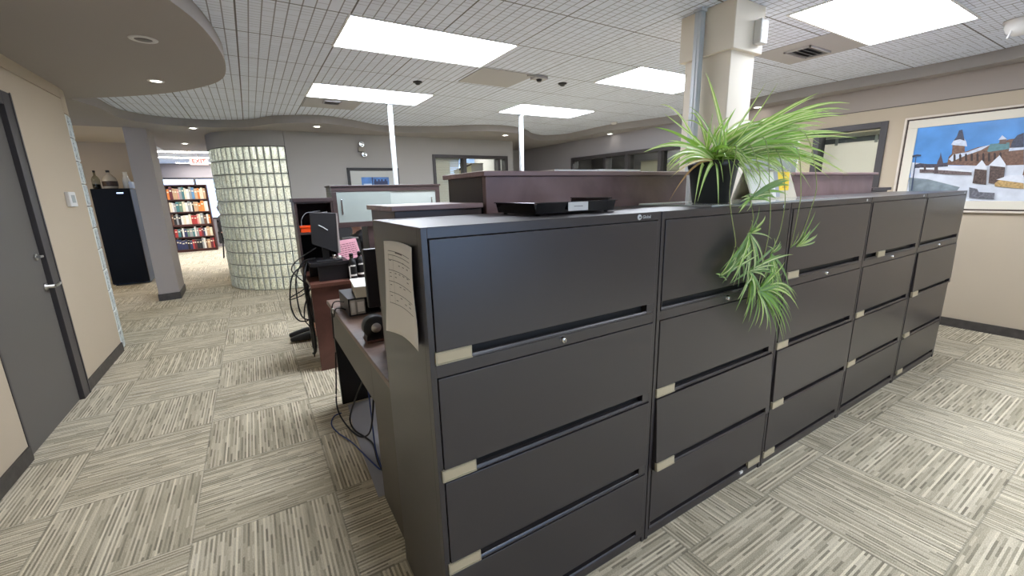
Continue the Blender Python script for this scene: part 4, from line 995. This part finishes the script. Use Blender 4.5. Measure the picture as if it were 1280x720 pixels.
MB().tube([(-.875, 12.5, 2.38), (-.875, 12.5, 2.459)], .012, 8).build('hanger', WHITE, t)
text_mesh('EXIT', .13, 'sign_lettering', emis('sign_red', (214, 60, 50), 1.0), t, Matrix.Translation((-.875, 12.469, 2.30)) @ Matrix.Rotation(PI/2, 4, 'X'))

# ================================================================ WALL THINGS
t = thing('thermostat', 'white wall thermostat between the grey door and the glass block edge', 'thermostat', (LX, 4.92, 1.40))
MB().box(LX, LX+.028, 4.84, 5.00, 1.398, 1.518).build('case', WHITE, t, 0.006)
MB().box(LX+.028, LX+.0288, 4.885, 4.965, 1.43, 1.492).build('display', mat('lcd_grey', (150, 154, 146), .3), t)
t = thing('emergency_light', 'small twin head emergency light on the back wall above the framed picture', 'emergency light', (1.68, BY, 2.18))
MB().box(1.625, 1.735, BY-.05, BY, 2.13, 2.20).build('battery_case', mat('aged_white_plastic', (176, 168, 156), .5), t, 0.006)
for dx, dz in ((-.005, .075), (.02, -.085)):
    h = MB().lathe([(.018,.045),(.038,.03),(.045,-.02),(.042,-.03)], (1.68+dx, BY-.06, 2.165+dz), 16, axis='y').build('lamp_head', mat('aged_white_plastic', (176, 168, 156), .5), t)
    MB().lathe([(.001,-.033),(.040,-.031)], (1.68+dx, BY-.06, 2.165+dz), 16, axis='y').build('lens', CHROME, h)
t = thing('framed_picture', 'black framed picture with a wide pale mat on the back wall', 'picture', (1.84, BY, 1.5))
mb = MB(); a0, a1, c0, c1 = 1.416, 2.262, 1.24, 1.875; w = .045
mb.box(a0, a1, BY-.03, BY, c1-w, c1); mb.box(a0, a1, BY-.03, BY, c0, c0+w); mb.box(a0, a0+w, BY-.03, BY, c0+w, c1-w); mb.box(a1-w, a1, BY-.03, BY, c0+w, c1-w); mb.build('frame', BLACKP, t, 0.004)
MB().box(a0+w, a1-w, BY-.012, BY-.004, c0+w, c1-w).build('mat_board', mat('pale_mat_board', (198, 200, 196), .7), t)
MB().box(1.63, 2.085, BY-.014, BY-.012, 1.42, 1.725).build('print', mat('blue_print', (86, 134, 200), .5, var=.35, vscale=7), t)
mb = MB(); mb.box(1.80, 1.815, BY-.0155, BY-.014, 1.42, 1.725); mb.prism([(1.83,BY-.0155),(2.06,BY-.0155),(2.06,BY-.014),(1.83,BY-.014)], 1.60, 1.66)
for x in (1.84, 1.90, 1.95, 2.01): mb.box(x, x+.03, BY-.0155, BY-.014, 1.66, 1.69)
mb.build('print_details', mat('navy_print', (40, 52, 92), .5), t)
mb = MB(); mb.box(1.66, 1.79, BY-.0155, BY-.014, 1.56, 1.62); mb.box(1.83, 2.07, BY-.0155, BY-.014, 1.52, 1.585); mb.build('print_clouds', mat('pale_print', (196, 214, 236), .5), t)

# office furniture glimpsed through the windows
t = thing('window_blind', 'white slatted blind drawn in the left pane of the back wall window', 'blind', (3.2, BY+.18, .95))
MB().box(2.95, 3.50, BY+.15, BY+.20, 2.035, 2.075).build('headrail', WHITE, t)
mb = MB()
for i in range(38):
    z = 1.0+i*.0272; mb.hexa([(2.96,BY+.160,z),(3.49,BY+.160,z),(3.49,BY+.162,z),(2.96,BY+.162,z)],[(2.96,BY+.175,z+.024),(3.49,BY+.175,z+.024),(3.49,BY+.177,z+.024),(2.96,BY+.177,z+.024)])
mb.build('slats', mat('ivory_slats', (226, 220, 210), .6), t)
MB().tube([(3.02,BY+.15,2.03),(3.02,BY+.15,1.3)], .004, 6).build('wand', WHITE, t)
def screen_panel(name, label, x0, x1, y0, y1, z1, m, group=None, z0=0.0):
    t = thing(name, label, 'partition', ((x0+x1)/2, (y0+y1)/2, z0), group)
    MB().box(x0, x1, y0, y1, z0+.03, z1-.02).build('panel_fabric', m, t, 0.003)
    MB().box(x0-.006, x1+.006, y0-.006, y1+.006, z1-.02, z1).build('top_cap', mat('panel_cap', (150, 142, 128), .5), t)
    mb = MB(); mb.box(x0, x1, y0, y1, z0, z0+.03); mb.build('kick_rail', BLACKP, t)
FAB = mat('beige_panel_fabric', (206, 194, 170), .85)
screen_panel('office_partition', 'grey mauve partition seen in the right pane of the back wall window', 3.72, 4.22, 8.0, 8.05, 2.02, mat('mauve_grey_fabric', (176, 170, 166), .85))
t = thing('display_board', 'slanted dark and cream board leaning in the back office window', 'board', (3.62, 7.75, 0))
MB().hexa([(3.50,7.70,0),(3.85,7.70,0),(3.85,7.74,0),(3.50,7.74,0)],[(3.50,7.80,1.82),(3.85,7.80,1.97),(3.85,7.84,1.97),(3.50,7.84,1.82)]).build('board_panel', mat('cream_board', (216, 202, 168), .7), t)
MB().hexa([(3.49,7.795,1.82),(3.86,7.795,1.97),(3.86,7.845,1.97),(3.49,7.845,1.82)],[(3.49,7.80,1.86),(3.86,7.80,2.01),(3.86,7.85,2.01),(3.49,7.85,1.86)]).build('board_rail', mat('dark_brown_rail', (62, 44, 32), .5), t)
screen_panel('office_partition', 'beige partition just behind the far window band, left one', 6.4, 6.46, 5.35, 5.75, 1.93, FAB, 'beige partitions behind the far window band')
screen_panel('office_partition', 'wide beige partition behind the far window band, middle one', 6.4, 6.46, 4.72, 5.25, 1.86, FAB, 'beige partitions behind the far window band')
screen_panel('office_partition', 'beige partition behind the far window band, the one closest to the column', 6.4, 6.46, 3.9, 4.55, 1.85, FAB, 'beige partitions behind the far window band')
def cloth_mat():
    m = mat('cream_blind_cloth', (244, 238, 230), .8); nt = m.node_tree; b = nt.nodes['Principled BSDF']
    tl = nt.nodes.new('ShaderNodeBsdfTranslucent'); tl.inputs[0].default_value = lin((244, 240, 235)); mx = nt.nodes.new('ShaderNodeMixShader'); mx.inputs[0].default_value = .55
    nt.links.new(b.outputs[0], mx.inputs[1]); nt.links.new(tl.outputs[0], mx.inputs[2]); nt.links.new(mx.outputs[0], nt.nodes['Material Output'].inputs[0])
    return m
t = thing('roller_blind', 'cream roller blind pulled down behind the office window right of the plant', 'blind', (6.05, 2.2, 1.0))
MB().box(6.00, 6.06, 1.95, 2.58, 1.94, 1.985).build('headrail', mat('blind_headrail', (206, 204, 194), .4), t, 0.006)
MB().box(6.035, 6.040, 1.96, 2.57, 1.885, 1.94).build('dark_valance', mat('valance_grey', (92, 92, 92), .6), t)
MB().box(6.028, 6.034, 1.96, 2.57, .96, 1.885).build('blind_cloth', cloth_mat(), t)
for y in (2.06, 2.44): MB().box(6.026, 6.036, y-.015, y+.015, 1.86, 1.945).build('blind_bracket', mat('bracket_grey', (150, 150, 148), .5), t)

screen_panel('office_partition', 'charcoal partition behind the seated person past the far desk', .62, 1.75, 5.6, 5.65, 1.20, mat('charcoal_panel_fabric', (32, 31, 34), .85))
# big landscape print on the right wall
t = thing('landscape_picture', 'large white framed winter landscape photograph of an old stone building on the right wall', 'picture', (RX, 1.1, 1.14))
A0, A1, B0, B1 = .36, 1.765, 1.125, 2.05      # y range, z range
mb = MB()
def ring(u0, u1, w0, w1, w, xa, xb, m):
    mb = MB(); mb.box(xa, xb, u0, u1, w1-w, w1, 0); mb.box(xa, xb, u0, u1, w0, w0+w, 0); mb.box(xa, xb, u0, u0+w, w0+w, w1-w, 0); mb.box(xa, xb, u1-w, u1, w0+w, w1-w, 0); return mb
ring(A0, A1, B0, B1, .018, RX-.040, RX, 0).build('frame', mat('whitewashed_frame', (218, 206, 190), .5), t, 0.003)
ring(A0+.018, A1-.018, B0+.018, B1-.018, .014, RX-.020, RX, 0).build('frame_groove', mat('dark_groove', (84, 70, 62), .6), t)
ring(A0+.032, A1-.032, B0+.032, B1-.032, .075, RX-.028, RX, 0).build('liner', mat('cream_liner', (226, 218, 200), .6), t, 0.002)
px_, LY = RX-.018, []
U0, U1, V0, V1 = A0+.105, A1-.105, B0+.105, B1-.105
MB().box(px_, px_+.006, U0, U1, V0, V1).build('sky_print', mat('picture_sky', (84, 148, 214), .35, var=.22, vscale=3.5), t)
def U(px, py): q = un(px, py, 'x', px_); return (q.y, q.z)
layer = [0]
def shape(pts, name, rgb, var=0.0, raw=False, vs=40):
    layer[0] += 1; x = px_-.0004*layer[0]
    P = pts if raw else [U(*p) for p in pts]
    P = [(min(max(a, U0), U1), min(max(b, V0), V1)) for a, b in P]
    mb = MB(); n = len(P)
    mb.add([(x, a, b) for a, b in P], [tuple(range(n))])
    mb.build(name, mat('pic_'+name+'_%d_%d' % (rgb[0], rgb[2]), rgb, .4, var=var, vscale=vs), t)
yR = U0
shape([(U0,1.43),(U1,1.425),(U1,V0),(U0,V0)], 'snow', (214,218,226), .10, True, 14)
shape([(1136,203),(1170,206),(1200,207),(1230,206),(1280,206),(1280,252),(1136,240)], 'snow', (214,218,226), .10, vs=14)
shape([(1136,222),(1160,224),(1200,234),(1195,240),(1136,242)], 'river', (128,140,146), .25, vs=18)
shape([(1143,206),(1150,204),(1160,205),(1172,205),(1185,203),(1185,208),(1160,210),(1143,210)], 'far_trees', (74,70,82), .4, vs=60)
shape([(1171,206),(1172,202),(1175,196),(1176,190),(1177,196),(1179,203),(1179,206)], 'spire', (84,74,84), .2)
shape([(1184,206),(1186,196),(1190,192),(1191,178),(1206,180),(1206,190),(1222,184),(1245,180),(1262,174),(1280,172),(1280,206),(1250,207),(1220,207)], 'stone_building', (122,92,76), .35, vs=70)
shape([(.90,1.80),(.72,1.84),(.66,1.74),(.50,1.74),(U0,1.66),(U0,1.45),(.90,1.44)], 'stone_building', (122,92,76), .35, True, 70)
shape([(1189,181),(1192,176),(1197,172),(1203,170),(1208,177),(1209,183)], 'snow_roof', (206,214,228), .15)
shape([(1192,176),(1196,171),(1199,163),(1203,162),(1206,176),(1200,174)], 'slate_tower_roof', (70,74,92), .3, vs=60)
shape([(1186,199),(1192,193),(1210,190),(1226,184),(1238,181),(1226,188),(1208,194),(1190,202)], 'snow_roof', (206,214,228), .15)
shape([(1234,189),(1238,180),(1262,178),(1262,186),(1236,190)], 'copper_roof', (98,138,142), .2)
shape([(1249,180),(1250,174),(1254,170),(1258,174),(1258,180)], 'turret', (112,92,84), .2)
shape([(1248,175),(1253,169),(1259,174)], 'snow_roof', (206,214,228), .15)
shape([(1263,184),(1266,176),(1272,169),(1280,166),(1280,186)], 'slate_tower_roof', (70,74,92), .3, vs=60)
shape([(1261,189),(1262,185),(1280,184),(1280,187)], 'snow_roof', (206,214,228), .15)
for i in range(9):
    bx_ = 1192+i*7.2; yb = 201+i*.1; shape([(bx_,yb),(bx_,yb-7-i*.35),(bx_+1.4,yb-9-i*.35),(bx_+2.8,yb-7-i*.35),(bx_+2.8,yb)], 'arched_window', (66,52,50), 0)
shape([(1150,216),(1165,216),(1180,218),(1215,219),(1215,215),(1185,212),(1150,211)], 'low_wall', (110,96,94), .5, vs=90)
shape([(1150,211.5),(1165,212),(1185,213.2),(1215,215.4),(1215,213),(1185,210.2),(1150,209.5)], 'snow_cap', (226,228,234), .05)
for (a, b, w, h) in ((1168,217,5,9),(1155,214,3,7)): shape([(a,b),(a+.5,b-h),(a+w,b-h),(a+w,b)], 'small_pillar', (88,74,74), .3)
shape([(1216,229),(1219,211),(1234,212),(1233,231)], 'gate_pillar', (92,76,70), .5, vs=90)
shape([(1236,229),(1238,207),(1257,208),(1254,231)], 'gate_pillar', (92,76,70), .5, vs=90)
shape([(1217,211),(1228,200),(1235,210),(1234,212.5)], 'snow_cap', (226,228,234), .05)
shape([(1236,207),(1250,194),(1258,206),(1257,209)], 'snow_cap', (226,228,234), .05)
shape([(1244,229),(1250,224),(1280,229),(1280,236),(1244,233)], 'tan_stone', (188,156,104), .35, vs=70)
shape([(1246,224.5),(1262,219),(1280,219),(1280,229),(1250,225)], 'snow_cap', (226,228,234), .05)
shape([(1139,238),(1145.2,196),(1146.2,196),(1141,238)], 'lamp_post', (58,70,96), 0)
shape([(1141,194.5),(1147,193),(1152,193.5),(1152,195.2),(1146,195.5),(1141,197)], 'lamp_arm', (64,72,92), 0)
shape([(1212,234),(1222,236),(1224,240),(1244,241),(1243,249),(1212,247)], 'grey_rock', (112,112,118), .5, vs=60)

# ================================================================ SPIDER PLANT, CALENDAR, SCREEN
TOPZ = CH+0.001
t = thing('acrylic_sheet', 'thin clear acrylic sheet lying under the plant pot and calendar', 'acrylic sheet', (2.1, 1.22, TOPZ))
MB().box(1.56, 2.655, 1.03, 1.40, TOPZ+.0005, TOPZ+.006).build('clear_sheet', mat('clear_acrylic', (196, 200, 198), 0.08, spec=.6), t)
mb = MB(); mb.box(1.56, 2.655, 1.40, 1.404, TOPZ+.0005, TOPZ+.009); mb.build('pale_edge', WHITE, t)
PZ = TOPZ+.0065
PC = Vector((1.775, 1.18, PZ))
t = thing('spider_plant', 'big striped spider plant in a black pot with runners hanging over the filing cabinets', 'plant', PC)
MB().lathe([(.072,0),(.078,.004),(.100,.150),(.104,.152),(.107,.180),(.100,.182),(.096,.150),(.094,.140)], PC, 36).build('pot', BLACKP, t)
MB().lathe([(.095,.150),(.06,.158),(.001,.162)], PC, 24).build('soil', mat('potting_soil', (48, 38, 30), .95, bump=.8, bscale=60), t)
def leafmat(name, rgb, tr):
    m = bpy.data.materials.new(name); m.use_nodes = True; nt = m.node_tree; b = nt.nodes['Principled BSDF']
    b.inputs['Base Color'].default_value = lin(rgb); b.inputs['Roughness'].default_value = .38
    tl = nt.nodes.new('ShaderNodeBsdfTranslucent'); tl.inputs[0].default_value = lin(tr)
    mx = nt.nodes.new('ShaderNodeMixShader'); mx.inputs[0].default_value = .35
    nt.links.new(b.outputs[0], mx.inputs[1]); nt.links.new(tl.outputs[0], mx.inputs[2]); nt.links.new(mx.outputs[0], nt.nodes['Material Output'].inputs[0])
    return m
GREEN = leafmat('leaf_green', (142, 188, 80), (178, 220, 98)); PALE = leafmat('leaf_cream_stripe', (224, 232, 172), (232, 240, 170)); DGREEN = leafmat('leaf_deep_green', (132, 166, 104), (150, 190, 116)); DRY = leafmat('leaf_dry_tan', (190, 150, 104), (200, 160, 110))
rp = random.Random(7)
def leaf(mb, P0, P1, P2, w, fold=.35, mats=(0, 1), n=10, twist=0.0):
    """arched strap leaf with a pale centre or pale margins and a shallow keel"""
    P0, P1, P2 = Vector(P0), Vector(P1), Vector(P2); V = []; w = w*1.3
    ref = Vector((rp.uniform(-.3,.3), -1, .35)).normalized()
    for i in range(n+1):
        s = i/n
        p = P0*(1-s)**2+P1*2*s*(1-s)+P2*s*s; d = ((P1-P0)*(1-s)+(P2-P1)*s).normalized()
        side = d.cross(ref)
        if side.length < .05: side = d.cross(Vector((1,0,0)))
        side.normalize(); nrm = side.cross(d)
        ww = w*(0.55+.45*min(1, s*4))*max(0.03, (1-s**2.6))
        for k in (-1, -.38, .38, 1): V.append(p+side*(ww*.5*k)+nrm*(ww*fold*(abs(k)-.5)*.5))
    Fq, Mq = [], []
    o = len(mb.v); mb.v += [tuple(q) for q in V]
    for i in range(n):
        for k in range(3):
            mb.f.append([o+i*4+k, o+i*4+k+1, o+(i+1)*4+k+1, o+(i+1)*4+k]); mb.m.append(mats[1] if k == 1 else mats[0]); mb.sm.append(True)
LM = [GREEN, PALE, DGREEN, DRY]
mb = MB()
base = PC+Vector((0,0,.165))
def b0(): return base+Vector((rp.uniform(-.045,.045), rp.uniform(-.045,.045), rp.uniform(-.01,.01)))
def pick(): 
    r = rp.random(); return (0, 1) if r < .62 else ((1, 0) if r < .8 else ((0, 0) if r < .92 else (2, 1)))
def lf(tip, rise, w=.016, m=None, bb=None, lean=.5):
    B = bb or b0(); T = Vector(tip); mid = B*(1-lean)+T*lean+Vector((0, 0, rise)); leaf(mb, B, mid, T, w, mats=m or pick())
# outline leaves sighted one by one: (photo x, photo y, depth plane, rise, width)
for (a, b, y, r, w) in [(805,190,1.10,.10,.020),(830,142,1.2,.02,.015),(818,159,1.25,.06,.015),(836,176,1.15,.05,.012),(882,90,1.22,.06,.020),(957,104,1.25,-.02,.010),(972,104,1.10,-.03,.008),
      (1023,116,1.1,.05,.017),(1018,121,1.15,.06,.015),(1035,137,1.2,.05,.009),(1010,122,1.25,.08,.013),(1002,151,1.05,.10,.017),(1014,236,1.05,.24,.017),(1026,180,1.1,.20,.012),(1020,206,1.15,.22,.012),(1000,165,1.2,.14,.015),
      (836,213,1.05,.10,.016),(834,200,1.0,.08,.012),(920,135,1.2,.03,.015),(905,150,1.05,.05,.018),(893,155,1.2,.03,.018),(1012,210,1.0,.22,.013),(985,230,1.0,.18,.016),(975,236,1.05,.17,.015),(962,242,.98,.16,.014),
      (945,232,1.02,.13,.015),(1004,139,1.15,.10,.014),(997,142,1.2,.10,.015),(990,160,1.05,.13,.018),(1012,176,1.1,.16,.014)]:
    lf(un(a, b, 'y', y), r, w)
# dry curled leaves at the left
lf(un(838,222,'y',1.05), .09, .010, (3,1)); lf(un(836,252,'y',1.12), .14, .008, (3,3))
# the dense spray that leans to the right, towards the light
for i in range(150):
    L = rp.uniform(.30, .92); e = rp.uniform(-.42, .62); az = rp.gauss(0, .32)
    T = base+Vector((L*math.cos(az)*math.cos(e*.6), L*math.sin(az)*.55-.05, .05+L*.46*e*(1.0 if e > 0 else .72)))
    if T.z < 1.40: T.z = 1.40+rp.uniform(0, .06)
    lf(T, .10+.16*max(0, -e)+rp.uniform(-.02,.06), rp.uniform(.011,.019), lean=rp.uniform(.42,.58))
# upright and left leaves
for i in range(26):
    az = rp.uniform(1.6, 4.7); L = rp.uniform(.12,.32)
    T = base+Vector((L*math.cos(az), L*.5*math.sin(az), rp.uniform(-.02,.24)))
    lf(T, rp.uniform(.05,.14), rp.uniform(.012,.018))
# leaves drooping in front of the pot
for i in range(16):
    az = rp.uniform(-2.4, -.5); L = rp.uniform(.18,.24)
    T = Vector((base.x+rp.uniform(-.17,.30), rp.uniform(.95,1.02), rp.uniform(1.37,1.47)))
    lf(T, rp.uniform(.10,.20), rp.uniform(.010,.016))
for (a, b) in ((872,252),(868,256),(898,258),(904,228)): lf(un(a,b,'y',1.0), .12, .015)
mb.build('foliage', LM, t)
# runners and their plantlets
FY = .945
hubs = dict(A=(1.690,FY,1.240), B=(1.700,FY-.01,1.085), C=(1.872,FY,1.140), D=(1.772,FY-.015,.992), E=(1.740,.985,1.372), G=(1.515,FY,1.085), H=(2.035,FY,1.150), K=(1.62,FY,1.19))
mb = MB()
def run(pts, r=.0019): mb.tube(smooth_curve(pts, 6), r, 6)
rb0 = lambda dx: tuple(base+Vector((dx, -.05, 0)))
run([rb0(.0),(1.80,1.05,1.60),(1.76,.96,1.45),hubs['E']]); run([hubs['E'],(1.72,.95,1.30),hubs['A']]); run([hubs['A'],(1.705,FY-.01,1.16),hubs['B']]); run([hubs['B'],(1.74,FY-.02,1.04),hubs['D']])
run([rb0(.04),(1.86,1.02,1.62),(1.83,.955,1.40),(1.84,FY,1.25),(1.80,FY-.01,1.12),hubs['D']])
run([rb0(.08),(1.95,1.02,1.58),(1.96,.96,1.40),(1.93,FY,1.24),hubs['C']])
run([rb0(-.03),(1.64,1.0,1.58),(1.55,.955,1.40),(1.60,FY,1.22),(1.60,FY,1.19)])
run([rb0(.10),(2.10,1.0,1.66),(2.20,.95,1.45),(2.17,FY,1.30),(2.085,FY,1.150)]); run([rb0(.06),(2.05,1.0,1.60),(2.08,.955,1.42),(2.06,FY,1.28),hubs['H']])
run([hubs['A'],(1.62,FY-.01,1.18),hubs['G']])
mb.build('runners', [leafmat('runner_pale_green', (178, 190, 132), (190, 200, 140))], t)
mb = MB()
def tuft(hub, n, a0, a1, l0, l1, w, droop=.5, out=.05):
    """fan of leaves in front of the cabinet face; angles in the face plane, 0 = right, -90 = down"""
    H = Vector(hub)
    for i in range(n):
        a = math.radians(a0+(a1-a0)*(i+rp.uniform(.1,.9))/n); L = rp.uniform(l0, l1)
        T = H+Vector((L*math.cos(a), -rp.uniform(.0, out)-.004, L*math.sin(a)))
        M_ = (H+T)*.5+Vector((0, -rp.uniform(.01,.04), droop*L*.35*abs(math.cos(a))))
        if T.y > .955: T.y = .955
        leaf(mb, H, M_, T, w*rp.uniform(.75,1.15), mats=rp.choice([(2,1),(2,0),(0,1),(2,2),(2,1)]), n=7)
tuft(hubs['A'], 12, -150, -60, .10, .24, .011); tuft(hubs['A'], 7, -20, 200, .05, .11, .009)
tuft(hubs['A'], 5, -140, -118, .20, .27, .013)
tuft(hubs['B'], 10, -175, -60, .10, .20, .012); tuft(hubs['B'], 7, -25, 30, .08, .24, .009); tuft(hubs['B'], 3, -110, -85, .18, .24, .015)
tuft(hubs['C'], 13, -125, -55, .14, .27, .011); tuft(hubs['C'], 5, 10, 160, .04, .09, .008)
tuft(hubs['D'], 17, -62, -8, .20, .36, .012, .9); tuft(hubs['D'], 7, -120, -62, .12, .22, .010); tuft(hubs['D'], 6, 0, 60, .08, .20, .011, .3)
tuft(hubs['E'], 12, -15, 25, .08, .26, .012, .6); tuft(hubs['E'], 6, 160, 215, .06, .14, .010)
tuft(hubs['G'], 7, 20, 75, .06, .22, .011, .2); tuft(hubs['G'], 3, 150, 200, .02, .05, .010)
tuft((2.085,FY,1.150), 5, 15, 60, .07, .19, .008, .2); tuft((2.085,FY,1.150), 3, 20, 80, .05, .10, .008)
tuft(hubs['H'], 3, 60, 150, .05, .13, .006, .2); tuft(hubs['K'], 6, -150, -70, .06, .16, .010)
mb.build('plantlets', LM, t)

t = thing('desk_calendar', 'spiral bound desk calendar with white and yellow pages behind the spider plant', 'calendar', (2.45, 1.27, PZ))
zt = 1.503
def cq(u, w, off=0.0):
    # point on the sloping front board: u along, w up
    return Vector((2.205+.455*u, 1.235+.055*w-off, PZ+(zt-PZ)*w))
mb = MB(); mb.hexa([cq(0,0),cq(1,0),cq(1,0)+Vector((0,.003,0)),cq(0,0)+Vector((0,.003,0))],[cq(0,1),cq(1,1),cq(1,1)+Vector((0,.003,0)),cq(0,1)+Vector((0,.003,0))]); mb.hexa([(2.205,1.345,PZ),(2.66,1.345,PZ),(2.66,1.348,PZ),(2.205,1.348,PZ)],[(2.205,1.292,zt),(2.66,1.292,zt),(2.66,1.295,zt),(2.205,1.295,zt)])
mb.build('stand_board', mat('calendar_card', (206, 196, 178), .7), t)
MB().poly([cq(.02,.05,.0012),cq(.56,.05,.0012),cq(.66,.96,.0012),cq(.02,.96,.0012)]).build('white_page', WHITEP, t)
MB().poly([cq(.52,.05,.0014),cq(.60,.05,.0014),cq(.74,.96,.0014),cq(.60,.96,.0014)]).build('grey_stripe', mat('calendar_grey', (176, 176, 184), .7), t)
MB().poly([cq(.62,.28,.0016),cq(.84,.28,.0016),cq(.985,.96,.0016),cq(.70,.96,.0016)]).build('yellow_page', mat('calendar_yellow', (250, 214, 52), .6), t)
mb = MB()
for (u, w, du) in ((.80,.86,.06),(.79,.80,.08),(.72,.45,.12),(.71,.38,.1)): mb.poly([cq(u,w,.002),cq(u+du,w,.002),cq(u+du,w+.03,.002),cq(u,w+.03,.002)])
mb.build('page_print', mat('calendar_print', (190, 120, 50), .6), t)
mb = MB()
for i in range(26):
    x = 2.22+i*.0172; mb.tube([(x, 1.284, zt-.008), (x, 1.282, zt+.004), (x, 1.292, zt+.008), (x, 1.304, zt+.003), (x, 1.303, zt-.008)], .0014, 5)
mb.build('spiral_binding', STEEL, t)
t = thing('screen_panel', 'flat grey green screen panel standing behind the desk calendar', 'screen panel', (3.67, 1.955, 0))
MB().box(3.24, 4.110, 1.945, 1.965, .02, 1.779).build('panel_face', mat('grey_green_panel', (104, 112, 104), .5), t)
mb = MB(); mb.box(4.110, 4.120, 1.940, 1.970, 0, 1.786); mb.box(3.23, 3.240, 1.940, 1.970, 0, 1.786); mb.box(3.24, 4.110, 1.940, 1.970, 1.779, 1.786); mb.box(3.24, 4.110, 1.92, 1.99, 0, .02)
mb.build('edge_trim', mat('pale_edge_trim', (196, 194, 186), .5), t)
